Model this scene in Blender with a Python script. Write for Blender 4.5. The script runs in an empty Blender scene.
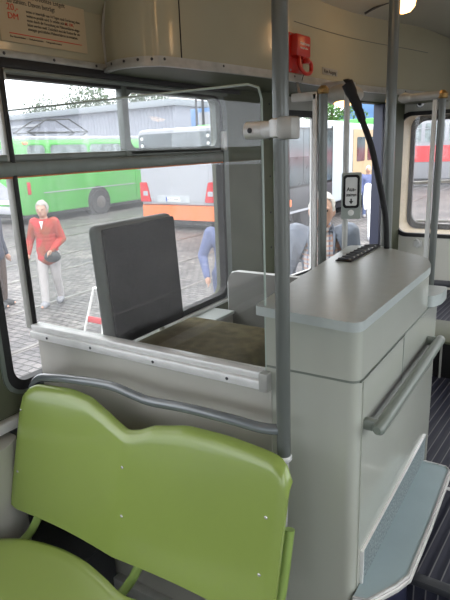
import bpy, bmesh, math, random
from mathutils import Vector, Matrix
from math import pi, sin, cos, radians as R
random.seed(4)
scn = bpy.context.scene
COL = scn.collection

# ------------------------------------------------------------------ camera
cam_d = bpy.data.cameras.new('camera'); cam = bpy.data.objects.new('camera', cam_d); COL.objects.link(cam)
cam_d.sensor_fit = 'VERTICAL'; cam_d.sensor_height = 36.0; cam_d.lens = 545/600*36.0
cam_d.clip_start = 0.02; cam_d.clip_end = 600
_V = Vector((301-225, -(2266-300), -545)).normalized()
_Z = -_V
_Y = Vector((590-225, -(111-300), -545)); _Y = (_Y - _Z*_Y.dot(_Z)).normalized()
_X = _Y.cross(_Z)
ROT = Matrix((_X, _Y, _Z))                      # camera space -> world
cam.matrix_world = Matrix.Translation((0, 0, 1.476)) @ ROT.to_4x4()
scn.camera = cam

# ------------------------------------------------------------------ world, light, exposure
w = bpy.data.worlds.new('overcast'); scn.world = w; w.use_nodes = True
wn = w.node_tree.nodes; wl = w.node_tree.links
bg = wn['Background']
tc = wn.new('ShaderNodeTexCoord'); sp = wn.new('ShaderNodeSeparateXYZ'); wl.new(tc.outputs['Generated'], sp.inputs[0])
cr = wn.new('ShaderNodeValToRGB'); wl.new(sp.outputs['Z'], cr.inputs[0])
cr.color_ramp.elements[0].position = 0.0; cr.color_ramp.elements[0].color = (.80, .86, .93, 1)
cr.color_ramp.elements[1].position = .6; cr.color_ramp.elements[1].color = (1, 1, 1, 1)
wl.new(cr.outputs[0], bg.inputs['Color']); bg.inputs['Strength'].default_value = 3.6
sun_d = bpy.data.lights.new('hazy_sun', 'SUN'); sun_d.energy = 1.5; sun_d.angle = R(40); sun_d.color = (1, .97, .92)
sun = bpy.data.objects.new('hazy_sun', sun_d); COL.objects.link(sun); sun.rotation_euler = (R(38), R(14), R(20))
vs = scn.view_settings
vs.view_transform = 'Standard'; vs.look = 'None'; vs.gamma = 1; vs.exposure = 0.12; vs.use_curve_mapping = False

# ------------------------------------------------------------------ materials
def mat(name, col, rough=.5, metal=0.0, spec=.5, bump=None, noise=None, coat=0, emis=None, es=1.0):
    m = bpy.data.materials.new(name); m.use_nodes = True
    n = m.node_tree.nodes; l = m.node_tree.links; p = n['Principled BSDF']
    p.inputs['Base Color'].default_value = (*col, 1); p.inputs['Roughness'].default_value = rough
    p.inputs['Metallic'].default_value = metal; p.inputs['Specular IOR Level'].default_value = spec
    p.inputs['Coat Weight'].default_value = coat; p.inputs['Coat Roughness'].default_value = .08
    if emis: p.inputs['Emission Color'].default_value = (*emis, 1); p.inputs['Emission Strength'].default_value = es
    t = n.new('ShaderNodeTexCoord')
    if noise:                                                    # (scale, amount): dirt and wear mottling
        nz = n.new('ShaderNodeTexNoise'); nz.inputs['Scale'].default_value = noise[0]; nz.inputs['Detail'].default_value = 5
        l.new(t.outputs['Object'], nz.inputs['Vector'])
        r = n.new('ShaderNodeValToRGB'); a = noise[1]
        r.color_ramp.elements[0].position = .3; r.color_ramp.elements[1].position = .7
        r.color_ramp.elements[0].color = tuple(c*(1-a) for c in col)+(1,); r.color_ramp.elements[1].color = tuple(min(1, c*(1+a)) for c in col)+(1,)
        l.new(nz.outputs['Fac'], r.inputs[0]); l.new(r.outputs[0], p.inputs['Base Color'])
    if bump:                                                     # (scale, strength)
        nb = n.new('ShaderNodeTexNoise'); nb.inputs['Scale'].default_value = bump[0]; nb.inputs['Detail'].default_value = 3
        l.new(t.outputs['Object'], nb.inputs['Vector'])
        b = n.new('ShaderNodeBump'); b.inputs['Strength'].default_value = bump[1]; b.inputs['Distance'].default_value = .005
        l.new(nb.outputs['Fac'], b.inputs['Height']); l.new(b.outputs[0], p.inputs['Normal'])
    return m

def glass(name, tint=(1, 1, 1), haze=.04, refl=1.0, streak=0):
    m = bpy.data.materials.new(name); m.use_nodes = True
    n = m.node_tree.nodes; l = m.node_tree.links; n.clear()
    o = n.new('ShaderNodeOutputMaterial'); tr = n.new('ShaderNodeBsdfTransparent'); tr.inputs[0].default_value = (*tint, 1)
    gl = n.new('ShaderNodeBsdfGlossy'); gl.inputs['Roughness'].default_value = .0
    di = n.new('ShaderNodeBsdfDiffuse'); di.inputs[0].default_value = (.85, .87, .9, 1)
    tl = n.new('ShaderNodeBsdfTranslucent'); tl.inputs[0].default_value = (.85, .87, .9, 1)
    ad = n.new('ShaderNodeMixShader'); l.new(di.outputs[0], ad.inputs[1]); l.new(tl.outputs[0], ad.inputs[2])
    fr = n.new('ShaderNodeLayerWeight'); fr.inputs['Blend'].default_value = .5
    pw = n.new('ShaderNodeMath'); pw.operation = 'POWER'; pw.inputs[1].default_value = 5; l.new(fr.outputs['Facing'], pw.inputs[0])
    mu = n.new('ShaderNodeMath'); mu.operation = 'MULTIPLY_ADD'; mu.inputs[1].default_value = .9*refl; mu.inputs[2].default_value = .04*refl; l.new(pw.outputs[0], mu.inputs[0])
    m1 = n.new('ShaderNodeMixShader'); l.new(mu.outputs[0], m1.inputs[0]); l.new(tr.outputs[0], m1.inputs[1]); l.new(gl.outputs[0], m1.inputs[2])
    m2 = n.new('ShaderNodeMixShader'); m2.inputs[0].default_value = haze
    if streak:
        t = n.new('ShaderNodeTexCoord'); nz = n.new('ShaderNodeTexNoise'); nz.inputs['Scale'].default_value = 5; nz.inputs['Detail'].default_value = 6
        l.new(t.outputs['Object'], nz.inputs['Vector'])
        mm = n.new('ShaderNodeMapRange'); mm.inputs[1].default_value = .35; mm.inputs[2].default_value = .75
        mm.inputs[3].default_value = haze*.5; mm.inputs[4].default_value = haze*(1+streak)
        l.new(nz.outputs['Fac'], mm.inputs[0]); l.new(mm.outputs[0], m2.inputs[0])
    l.new(m1.outputs[0], m2.inputs[1]); l.new(ad.outputs[0], m2.inputs[2]); l.new(m2.outputs[0], o.inputs[0])
    return m

M = dict(
 panel=mat('warm_grey_laminate', (.42, .415, .37), .22, noise=(3, .04), coat=.3),
 sidep=mat('pale_green_grey_laminate', (.43, .45, .395), .18, noise=(2.5, .03), coat=.45),
 ctop=mat('blue_grey_laminate', (.43, .48, .47), .28, noise=(30, .04)),
 cedge=mat('grey_edge_banding', (.24, .29, .27), .35),
 cream=mat('cream_paint', (.42, .40, .29), .2, noise=(2, .05), coat=.35, bump=(14, .03)),
 creamg=mat('cream_grey_paint', (.40, .40, .36), .35, noise=(4, .05)),
 ceil=mat('ceiling_paint', (.36, .35, .29), .3, noise=(2, .04)),
 greeng=mat('grey_green_paint', (.095, .105, .066), .55, spec=.3, noise=(6, .1)),
 frameg=mat('grey_green_metal', (.17, .195, .178), .35, metal=.2, noise=(20, .12)),
 alu=mat('brushed_aluminium', (.75, .76, .75), .36, metal=.2, noise=(25, .05)),
 alud=mat('worn_aluminium', (.44, .445, .42), .42, metal=.3, noise=(18, .14)),
 pole=mat('pole_enamel', (.135, .15, .14), .33, metal=.25, coat=.3),
 rail=mat('rail_enamel', (.16, .18, .19), .25, metal=.2, coat=.6),
 handle=mat('grey_green_plastic', (.17, .195, .17), .36),
 seat=mat('green_moulded_seat', (.26, .35, .085), .25, noise=(2, .06), coat=.35),
 seatt=mat('green_enamel_tube', (.26, .38, .10), .3, coat=.3),
 rubber=mat('black_rubber', (.012, .012, .013), .55),
 black=mat('black_plastic', (.010, .010, .011), .5, spec=.25),
 dark=mat('dark_grey_steel', (.035, .038, .045), .45, bump=(60, .2)),
 darkfab=mat('charcoal_vinyl', (.012, .012, .012), .6, spec=.12, bump=(40, .6), noise=(12, .35)),
 greyvinyl=mat('grey_vinyl_edge', (.09, .10, .09), .45),
 brown=mat('olive_brown_upholstery', (.17, .145, .065), .9, bump=(180, .5), noise=(30, .25)),
 sill=mat('light_blue_grey_sill', (.62, .68, .68), .4),
 step=mat('blue_grey_linoleum', (.28, .36, .385), .38, noise=(6, .06)),
 steps=mat('speckled_linoleum', (.21, .26, .27), .45, noise=(160, .55), bump=(150, .5)),
 dblue=mat('dark_blue_sheet', (.03, .035, .07), .4),
 red=mat('red_plastic', (.55, .02, .012), .35),
 orange=mat('orange_rubber', (.65, .18, .05), .5),
 poster=mat('buff_paper', (.50, .41, .27), .6),
 ink=mat('dark_print', (.04, .04, .035), .7),
 redink=mat('red_print', (.6, .05, .02), .6),
 boxg=mat('light_grey_plastic', (.34, .38, .35), .4),
 white=mat('white_plastic', (.72, .74, .72), .4),
 tagg=mat('grey_label', (.30, .30, .27), .5),
 brass=mat('tarnished_brass', (.35, .22, .08), .4, metal=.7, noise=(60, .4)),
 chrome=mat('chrome', (.75, .75, .75), .2, metal=.6),
 conc=mat('console_grey', (.17, .17, .155), .4, coat=.2),
 lampg=mat('warm_lamp_glass', (.9, .6, .3), .3, emis=(1, .55, .20), es=5.0),
 wallc=mat('far_wall_cream', (.62, .62, .56), .4, noise=(3, .05)),
 beige=mat('beige_reveal', (.62, .53, .38), .5),
 bgreen=mat('bus_green', (.09, .42, .085), .35, noise=(1.2, .05)),
 bwhite=mat('bus_white', (.38, .40, .44), .35),
 bsilver=mat('bus_silver', (.45, .49, .52), .35, noise=(2, .06)),
 borange=mat('bus_orange', (.82, .20, .06), .4),
 bglass=mat('bus_window_tint', (.07, .09, .10), .12, noise=(1.5, .6)),
 bglassl=mat('bus_window_pale', (.25, .30, .31), .15, noise=(2.5, .5)),
 blamp=mat('red_tail_lamp', (.55, .02, .03), .25),
 bellow=mat('grey_bellows', (.45, .49, .53), .6),
 btan=mat('bus_tan', (.48, .36, .22), .5, noise=(2, .1)),
 bred=mat('tram_red', (.60, .07, .08), .45),
 tyre=mat('tyre_rubber', (.03, .03, .035), .8),
 plate=mat('number_plate', (.75, .77, .78), .4), eublue=mat('plate_blue', (.02, .06, .4), .4),
 steel=mat('rail_steel', (.22, .21, .20), .35, metal=.7, noise=(8, .3)),
 bark=mat('bark', (.10, .075, .05), .9), leaf=mat('leaves', (.07, .17, .035), .7, noise=(2, .5)),
 leafd=mat('dark_leaves', (.10, .15, .08), .7, noise=(2, .5)),
 shed=mat('corrugated_shed', (.32, .345, .41), .6), roof=mat('shed_roof', (.30, .34, .38), .6),
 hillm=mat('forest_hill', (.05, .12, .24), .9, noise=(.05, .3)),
 skin=mat('skin', (.55, .33, .24), .5), hair=mat('grey_hair', (.42, .40, .37), .8, bump=(60, 1.0), noise=(40, .3)),
 hairw=mat('white_hair', (.68, .67, .63), .8, bump=(60, 1.0), noise=(40, .2)),
 eye=mat('eye_dark', (.03, .03, .03), .2), lip=mat('lips', (.45, .16, .14), .5),
 jack=mat('blue_grey_cloth', (.17, .20, .25), .8, noise=(6, .15)),
 jackb=mat('blue_cloth', (.13, .16, .31), .8, noise=(6, .2)),
 navy=mat('navy_cloth', (.04, .05, .08), .8),
 trg=mat('light_grey_trousers', (.48, .46, .46), .8), trb=mat('brown_trousers', (.09, .06, .045), .8),
 trd=mat('blue_trousers', (.12, .15, .27), .8), bag=mat('dark_leather', (.05, .055, .06), .5),
 shoe=mat('grey_shoe', (.30, .31, .34), .5), shirtw=mat('white_cloth', (.75, .76, .78), .8),
)
def redcardigan():
    m = mat('red_patterned_knit', (.6, .06, .06), .85); n = m.node_tree.nodes; l = m.node_tree.links
    t = n.new('ShaderNodeTexCoord'); v = n.new('ShaderNodeTexVoronoi'); v.inputs['Scale'].default_value = 9
    r = n.new('ShaderNodeValToRGB'); l.new(t.outputs['Object'], v.inputs['Vector']); l.new(v.outputs['Color'], r.inputs[0])
    r.color_ramp.elements[0].color = (.55, .03, .045, 1); r.color_ramp.elements[1].color = (.33, .09, .05, 1); r.color_ramp.elements[1].position = .75
    l.new(r.outputs[0], n['Principled BSDF'].inputs['Base Color']); return m
M['redk'] = redcardigan()
def checked():
    m = mat('checked_shirt', (.6, .55, .5), .8); n = m.node_tree.nodes; l = m.node_tree.links
    t = n.new('ShaderNodeTexCoord'); s = n.new('ShaderNodeSeparateXYZ'); l.new(t.outputs['Object'], s.inputs[0])
    def band(sock, sc):
        a = n.new('ShaderNodeMath'); a.operation = 'MULTIPLY'; a.inputs[1].default_value = sc; l.new(sock, a.inputs[0])
        b = n.new('ShaderNodeMath'); b.operation = 'FRACT'; l.new(a.outputs[0], b.inputs[0])
        c = n.new('ShaderNodeMath'); c.operation = 'GREATER_THAN'; c.inputs[1].default_value = .6; l.new(b.outputs[0], c.inputs[0]); return c.outputs[0]
    x = band(s.outputs['X'], 26); z = band(s.outputs['Z'], 24)
    m1 = n.new('ShaderNodeMixRGB'); m1.inputs[1].default_value = (.62, .60, .60, 1); m1.inputs[2].default_value = (.24, .27, .36, 1); l.new(x, m1.inputs[0])
    f = n.new('ShaderNodeMath'); f.operation = 'MULTIPLY'; f.inputs[1].default_value = .6; l.new(z, f.inputs[0])
    m2 = n.new('ShaderNodeMixRGB'); m2.inputs[2].default_value = (.62, .30, .17, 1); l.new(f.outputs[0], m2.inputs[0]); l.new(m1.outputs[0], m2.inputs[1])
    l.new(m2.outputs[0], n['Principled BSDF'].inputs['Base Color']); return m
M['check'] = checked()
def ribbed():
    m = mat('ribbed_rubber', (.03, .032, .045), .6, spec=.3); n = m.node_tree.nodes; l = m.node_tree.links; p = n['Principled BSDF']
    t = n.new('ShaderNodeTexCoord'); s = n.new('ShaderNodeSeparateXYZ'); mr = n.new('ShaderNodeMapping'); mr.inputs['Rotation'].default_value = (0, 0, R(3.5)); l.new(t.outputs['Object'], mr.inputs[0]); l.new(mr.outputs[0], s.inputs[0])
    a = n.new('ShaderNodeMath'); a.operation = 'MULTIPLY'; a.inputs[1].default_value = 2*pi/.032; l.new(s.outputs['X'], a.inputs[0])
    b = n.new('ShaderNodeMath'); b.operation = 'SINE'; l.new(a.outputs[0], b.inputs[0])
    r = n.new('ShaderNodeValToRGB'); l.new(b.outputs[0], r.inputs[0])
    r.color_ramp.elements[0].position = .90; r.color_ramp.elements[0].color = (.018, .02, .034, 1)
    r.color_ramp.elements[1].position = .985; r.color_ramp.elements[1].color = (.13, .13, .14, 1)
    l.new(r.outputs[0], p.inputs['Base Color'])
    bp = n.new('ShaderNodeBump'); bp.inputs['Distance'].default_value = .0015; l.new(b.outputs[0], bp.inputs['Height']); l.new(bp.outputs[0], p.inputs['Normal'])
    return m
M['ribs'] = ribbed()
def cobble():
    m = mat('cobbles', (.2, .2, .2), .5); n = m.node_tree.nodes; l = m.node_tree.links; p = n['Principled BSDF']
    t = n.new('ShaderNodeTexCoord'); mp = n.new('ShaderNodeMapping'); mp.inputs['Rotation'].default_value = (0, 0, R(0)); l.new(t.outputs['Object'], mp.inputs[0])
    nz = n.new('ShaderNodeTexNoise'); nz.inputs['Scale'].default_value = 3.5; l.new(mp.outputs[0], nz.inputs['Vector'])
    mx = n.new('ShaderNodeMixRGB'); mx.blend_type = 'ADD'; mx.inputs[0].default_value = .07; l.new(mp.outputs[0], mx.inputs[1]); l.new(nz.outputs['Color'], mx.inputs[2])
    br = n.new('ShaderNodeTexBrick'); br.inputs['Scale'].default_value = 1; br.inputs['Brick Width'].default_value = .15; br.inputs['Row Height'].default_value = .115
    br.inputs['Mortar Size'].default_value = .010; br.inputs['Mortar Smooth'].default_value = .6; br.inputs['Bias'].default_value = 0
    br.inputs['Color1'].default_value = (.215, .205, .20, 1); br.inputs['Color2'].default_value = (.105, .10, .105, 1); br.inputs['Mortar'].default_value = (.02, .02, .019, 1)
    l.new(mx.outputs[0], br.inputs['Vector'])
    n2 = n.new('ShaderNodeTexNoise'); n2.inputs['Scale'].default_value = .7; n2.inputs['Detail'].default_value = 6; l.new(mp.outputs[0], n2.inputs['Vector'])
    r2 = n.new('ShaderNodeValToRGB'); r2.color_ramp.elements[0].color = (.65, .65, .68, 1); r2.color_ramp.elements[0].position = .35; r2.color_ramp.elements[1].color = (1.2, 1.18, 1.15, 1); r2.color_ramp.elements[1].position = .65
    l.new(n2.outputs['Fac'], r2.inputs[0])
    ml = n.new('ShaderNodeMixRGB'); ml.blend_type = 'MULTIPLY'; ml.inputs[0].default_value = 1; l.new(br.outputs['Color'], ml.inputs[1]); l.new(r2.outputs[0], ml.inputs[2])
    l.new(ml.outputs[0], p.inputs['Base Color'])
    inv = n.new('ShaderNodeMath'); inv.operation = 'SUBTRACT'; inv.inputs[0].default_value = 1; l.new(br.outputs['Fac'], inv.inputs[1])
    bp = n.new('ShaderNodeBump'); bp.inputs['Distance'].default_value = .03; l.new(inv.outputs[0], bp.inputs['Height']); l.new(bp.outputs[0], p.inputs['Normal'])
    return m
M['cobble'] = cobble()
M['gpart'] = glass('partition_glass', (.95, .96, .955), haze=.02, refl=.9, streak=.5)
M['gwin'] = glass('window_glass', (.96, .955, .96), haze=.075, refl=.8, streak=.5)
M['gedge'] = mat('green_glass_edge', (.42, .50, .45), .2)

# ------------------------------------------------------------------ mesh helpers
def link(name, bm, m, parent=None, smooth=True, angle=35):
    me = bpy.data.meshes.new(name)
    bmesh.ops.recalc_face_normals(bm, faces=bm.faces[:])
    bm.to_mesh(me); bm.free()
    ms = m if isinstance(m, (list, tuple)) else [m]
    for x in ms: me.materials.append(x if not isinstance(x, str) else M[x])
    o = bpy.data.objects.new(name, me); COL.objects.link(o)
    if smooth:
        for p in me.polygons: p.use_smooth = True
        try: me.set_sharp_from_angle(angle=R(angle))
        except Exception: pass
    if parent: o.parent = parent
    return o
def tag(o, label=None, cat=None, group=None, kind=None):
    if label: o['label'] = label
    if cat: o['category'] = cat
    if group: o['group'] = group
    if kind: o['kind'] = kind
    return o
def thing(name, label, cat, loc=(0, 0, 0), rz=0, group=None):
    o = bpy.data.objects.new(name, None); COL.objects.link(o); o.location = loc; o.rotation_euler = (0, 0, rz)
    o.empty_display_size = .05
    return tag(o, label, cat, group)
def box(bm, lo, hi, bev=0, seg=2, mtx=None):
    r = bmesh.ops.create_cube(bm, size=1); vs_ = r['verts']
    c = [(a+b)/2 for a, b in zip(lo, hi)]; s = [abs(b-a) for a, b in zip(lo, hi)]
    for v in vs_: v.co = Vector((v.co.x*s[0]+c[0], v.co.y*s[1]+c[1], v.co.z*s[2]+c[2]))
    if bev:
        es = list({e for v in vs_ for e in v.link_edges})
        r = bmesh.ops.bevel(bm, geom=es, offset=min(bev, min(s)*.49), segments=seg, profile=.5, affect='EDGES')
        vs_ = list(set(r['verts']) | {v for v in vs_ if v.is_valid})
    if mtx: bmesh.ops.transform(bm, matrix=mtx, verts=[v for v in vs_ if v.is_valid])
    return bm
def bx(lo, hi, bev=0, seg=2, mtx=None): return box(bmesh.new(), lo, hi, bev, seg, mtx)
def smoothpath(pts, n=8):
    P = [Vector(p) for p in pts]; out = []
    for i in range(len(P)-1):
        p0 = P[max(i-1, 0)]; p1 = P[i]; p2 = P[i+1]; p3 = P[min(i+2, len(P)-1)]
        for k in range(n):
            t = k/n
            out.append(.5*((2*p1)+(-p0+p2)*t+(2*p0-5*p1+4*p2-p3)*t*t+(-p0+3*p1-3*p2+p3)*t**3))
    out.append(P[-1]); return out
def tube(bm, pts, r, seg=14, cap=True, flat=None):
    P = [Vector(p) for p in pts]; rr = r if isinstance(r, (list, tuple)) else [r]*len(P)
    rings = []; up = Vector((0, 0, 1)); T0 = (P[1]-P[0]).normalized()
    if abs(T0.z) > .9: up = Vector((0, 1, 0))
    nrm = (up - T0*up.dot(T0)).normalized()
    for i, p in enumerate(P):
        T = (P[min(i+1, len(P)-1)]-P[max(i-1, 0)]).normalized()
        nrm = (nrm - T*nrm.dot(T)).normalized(); b = T.cross(nrm)
        f = flat or 1
        rings.append([bm.verts.new(p+(nrm*cos(2*pi*k/seg)+b*sin(2*pi*k/seg)*f)*rr[i]) for k in range(seg)])
    for a, c in zip(rings, rings[1:]):
        for k in range(seg): bm.faces.new((a[k], a[(k+1) % seg], c[(k+1) % seg], c[k]))
    if cap: bm.faces.new(rings[0][::-1]); bm.faces.new(rings[-1])
    return bm
def prism(bm, poly, z0, z1, mtx=None, bev=0, seg=2):
    """poly: list of (x,y); extruded z0..z1"""
    b = [bm.verts.new((x, y, z0)) for x, y in poly]; t = [bm.verts.new((x, y, z1)) for x, y in poly]
    n = len(poly); fs = [bm.faces.new(b[::-1]), bm.faces.new(t)]
    for i in range(n): fs.append(bm.faces.new((b[i], b[(i+1) % n], t[(i+1) % n], t[i])))
    vs_ = b+t
    if bev:
        es = [e for f in fs[:2] for e in f.edges]
        r = bmesh.ops.bevel(bm, geom=es, offset=bev, segments=seg, profile=.5, affect='EDGES')
        vs_ = list(set(r['verts']) | {v for v in vs_ if v.is_valid})
    if mtx: bmesh.ops.transform(bm, matrix=mtx, verts=list({v for v in vs_ if v.is_valid}))
    return bm
def rrect(x0, y0, x1, y1, r, n=6):
    """rounded rectangle outline; r a number or (bl, br, tr, tl)"""
    rs = r if isinstance(r, (tuple, list)) else (r,)*4; out = []
    for (cx, cy, a0, q) in ((x0, y0, pi, rs[0]), (x1, y0, 1.5*pi, rs[1]), (x1, y1, 0, rs[2]), (x0, y1, .5*pi, rs[3])):
        ox = cx+(q if cx == x0 else -q); oy = cy+(q if cy == y0 else -q)
        for k in range(n+1):
            a = a0+.5*pi*k/n; out.append((ox+q*cos(a), oy+q*sin(a)))
    return out
def roundpoly(poly, rad, n=5):
    out = []; L = len(poly)
    for i in range(L):
        p = Vector(poly[i]); a = Vector(poly[i-1]); b = Vector(poly[(i+1) % L]); r = rad[i] if isinstance(rad, (list, tuple)) else rad
        if r <= 0: out.append(tuple(p)); continue
        d1 = (a-p).normalized(); d2 = (b-p).normalized(); p1 = p+d1*r; p2 = p+d2*r
        for k in range(n+1):
            t = k/n; q = p1*(1-t)**2+p*2*t*(1-t)+p2*t*t; out.append(tuple(q))
    return out
def sheet(bm, outer, holes, d0, d1, fn):
    """flat sheet with holes, thickness d0..d1 along w; fn maps (u,v,w) to world"""
    loops = [outer]+holes; sides = []
    for dd in (d0, d1):
        es = []; ls = []
        for lp in loops:
            vs_ = [bm.verts.new((u, v, dd)) for u, v in lp]; ls.append(vs_)
            for i in range(len(vs_)): es.append(bm.edges.new((vs_[i], vs_[(i+1) % len(vs_)])))
        bmesh.ops.triangle_fill(bm, edges=es, use_beauty=True, use_dissolve=False)
        sides.append(ls)
    for a, b in zip(*sides):
        for i in range(len(a)):
            j = (i+1) % len(a); bm.faces.new((a[i], a[j], b[j], b[i]))
    for v in bm.verts: v.co = Vector(fn(*v.co))
    return bm
def lathe(bm, prof, seg=20, mtx=None):
    rings = [[bm.verts.new((r*cos(2*pi*k/seg), r*sin(2*pi*k/seg), z)) for k in range(seg)] for r, z in prof]
    for a, c in zip(rings, rings[1:]):
        for k in range(seg): bm.faces.new((a[k], a[(k+1) % seg], c[(k+1) % seg], c[k]))
    bm.faces.new(rings[0][::-1]); bm.faces.new(rings[-1])
    if mtx: bmesh.ops.transform(bm, matrix=mtx, verts=[v for r in rings for v in r])
    return bm
def ellip(bm, c, s, sub=3, mtx=None):
    r = bmesh.ops.create_icosphere(bm, subdivisions=sub, radius=1)
    for v in r['verts']: v.co = Vector((v.co.x*s[0]+c[0], v.co.y*s[1]+c[1], v.co.z*s[2]+c[2]))
    if mtx: bmesh.ops.transform(bm, matrix=mtx, verts=r['verts'])
    return bm
def text(name, body, size, loc, xdir, ydir, m, parent=None, align='LEFT', depth=.0004, sx=1.0, bold=0.0):
    c = bpy.data.curves.new(name, 'FONT'); c.body = body; c.size = size; c.align_x = align; c.extrude = depth; c.resolution_u = 3; c.offset = bold
    o = bpy.data.objects.new(name+'_c', c); COL.objects.link(o); bpy.context.view_layer.update()
    me = bpy.data.meshes.new_from_object(o.evaluated_get(bpy.context.evaluated_depsgraph_get()))
    COL.objects.unlink(o); bpy.data.objects.remove(o)
    X = Vector(xdir).normalized(); Y = Vector(ydir).normalized(); Z = X.cross(Y)
    mt = Matrix((X, Y, Z)).transposed().to_4x4(); mt.translation = Vector(loc)
    me.transform(mt @ Matrix.Diagonal((sx, 1, 1, 1))); me.materials.clear(); me.materials.append(M[m])
    ob = bpy.data.objects.new(name, me); COL.objects.link(ob)
    if parent: ob.parent = parent
    return ob
def screw(loc, nrm, parent, r=.004, m='chrome'):
    q = Vector(nrm).to_track_quat('Z', 'Y').to_matrix().to_4x4(); q.translation = Vector(loc)
    return link('screw', lathe(bmesh.new(), [(r, 0), (r, .001), (r*.6, .0022), (r*.2, .0022)], 10, q), m, parent)
def copytree(o, parent=None):
    c = o.copy(); COL.objects.link(c)
    if parent: c.parent = parent
    for ch in list(o.children): copytree(ch, c)
    return c
def struct(name, bm, m, **k): return tag(link(name, bm, m, **k), kind='structure')

# ================================================================== SETTING
GZ = -.83
# ground outside
bm = bmesh.new(); bmesh.ops.create_grid(bm, x_segments=1, y_segments=1, size=1)
for v in bm.verts: v.co = Vector((v.co.x*110-30, v.co.y*110+40, GZ))
struct('floor_outside', bm, 'cobble')
# tram floor
struct('floor', bx((-1.52, -3.0, -.05), (.74, 4.6, 0)), 'ribs')
struct('floor_raised', bx((-1.5, 1.315, 0), (.70, 4.55, .312)), 'ribs')
struct('trim_17', bx((-.37, 1.300, .296), (.70, 1.332, .318), .003), 'dark')

WLF = lambda u, v, d: (-1.512-d, u, v)               # left wall frame: u=Y, v=Z, d outward
WIN = (1.01, .735, 2.345, 1.722)
w2 = (-.75, .735, .84, 1.722); w3 = (-2.6, .735, -.92, 1.722)
struct('wall_left', sheet(bmesh.new(), [(-3, 0), (2.5, 0), (2.5, 2.0), (-3, 2.0)],
       [rrect(*WIN, .06), rrect(*w2, .06), rrect(*w3, .06)], 0, .06, WLF), 'greeng')
# tapered wall with the doorway
TA = Vector((-1.512, 2.5)); TB = Vector((-1.22, 4.55)); TD = (TB-TA).normalized(); TN = Vector((-TD.y, TD.x)); TL = (TB-TA).length
WTF = lambda u, v, d: (TA.x+TD.x*u+TN.x*d, TA.y+TD.y*u+TN.y*d, v)
struct('wall_door_side', sheet(bmesh.new(), [(0, -.02), (.42, -.02), (.42, 1.747), (1.74, 1.747), (1.74, -.02), (TL, -.02), (TL, 2.0), (0, 2.0)], [], 0, .06, WTF), 'greeng')
# end wall with its window
WEF = lambda u, v, d: (u, 4.55+d, v)
EW = (-1.262, .735, -.55, 1.692)
struct('wall_front', sheet(bmesh.new(), [(-1.32, 0), (.74, 0), (.74, 2.25), (-1.32, 2.25)], [rrect(*EW, .10, 8), rrect(-.3, .735, .5, 1.692, .1, 8)], 0, .05, WEF), 'wallc')
# right wall and rear wall, both with windows to let the day in
WRF = lambda u, v, d: (.70+d, u, v)
struct('wall_right', sheet(bmesh.new(), [(-3, 0), (4.55, 0), (4.55, 2.0), (-3, 2.0)], [rrect(a, .74, b, 1.70, .06) for a, b in ((-2.6, -1.3), (-.9, .4), (.8, 2.0), (2.4, 3.7))], 0, .05, WRF), 'creamg')
WBF = lambda u, v, d: (u, -3-d, v)
struct('wall_rear', sheet(bmesh.new(), [(-1.57, 0), (.75, 0), (.75, 2.2), (-1.57, 2.2)], [rrect(-1.2, .8, .4, 1.7, .08)], 0, .05, WBF), 'creamg')
# ceiling: shallow arch over the whole car
bm = bmesh.new(); prof = []
for k in range(13):
    t = k/12; x = -1.57+t*2.32; prof.append((x, 1.97+.24*math.sin(pi*(.06+.88*t))**.8))
rows = [[bm.verts.new((x, y, z)) for x, z in prof] for y in (-3.05, 4.62)]
top = [[bm.verts.new((x, y, z+.05)) for x, z in prof] for y in (-3.05, 4.62)]
for k in range(12):
    bm.faces.new((rows[0][k], rows[0][k+1], rows[1][k+1], rows[1][k])); bm.faces.new((top[0][k], top[1][k], top[1][k+1], top[0][k+1]))
struct('ceiling', bm, 'ceil')
# cream cove panel above the window, up to the door gear cover
bm = bmesh.new()
prism(bm, [(-1.508, 1.785), (-1.505, 1.95), (-1.40, 2.04), (-1.53, 2.04), (-1.53, 1.785)], -2.98, 1.62, Matrix(((1, 0, 0, 0), (0, 0, 1, 0), (0, 1, 0, 0), (0, 0, 0, 1))))
struct('trim_1', bm, 'cream')
# aluminium trim along its foot
bm = bmesh.new(); box(bm, (-1.512, -2.98, 1.765), (-1.494, 1.585, 1.787), .004)
tr = struct('trim_2', bm, 'alud')
for i in range(7): screw((-1.494, 1.52-.19*i, 1.776), (1, 0, 0), tr, .005, 'dark')
# black strip between the window head and the trim
struct('trim_3', bx((-1.515, -2.9, 1.737), (-1.497, 2.52, 1.765), .002), 'rubber')
struct('trim_4', bx((-1.517, .96, 1.722), (-1.50, 2.40, 1.737), .003), 'frameg')

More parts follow.
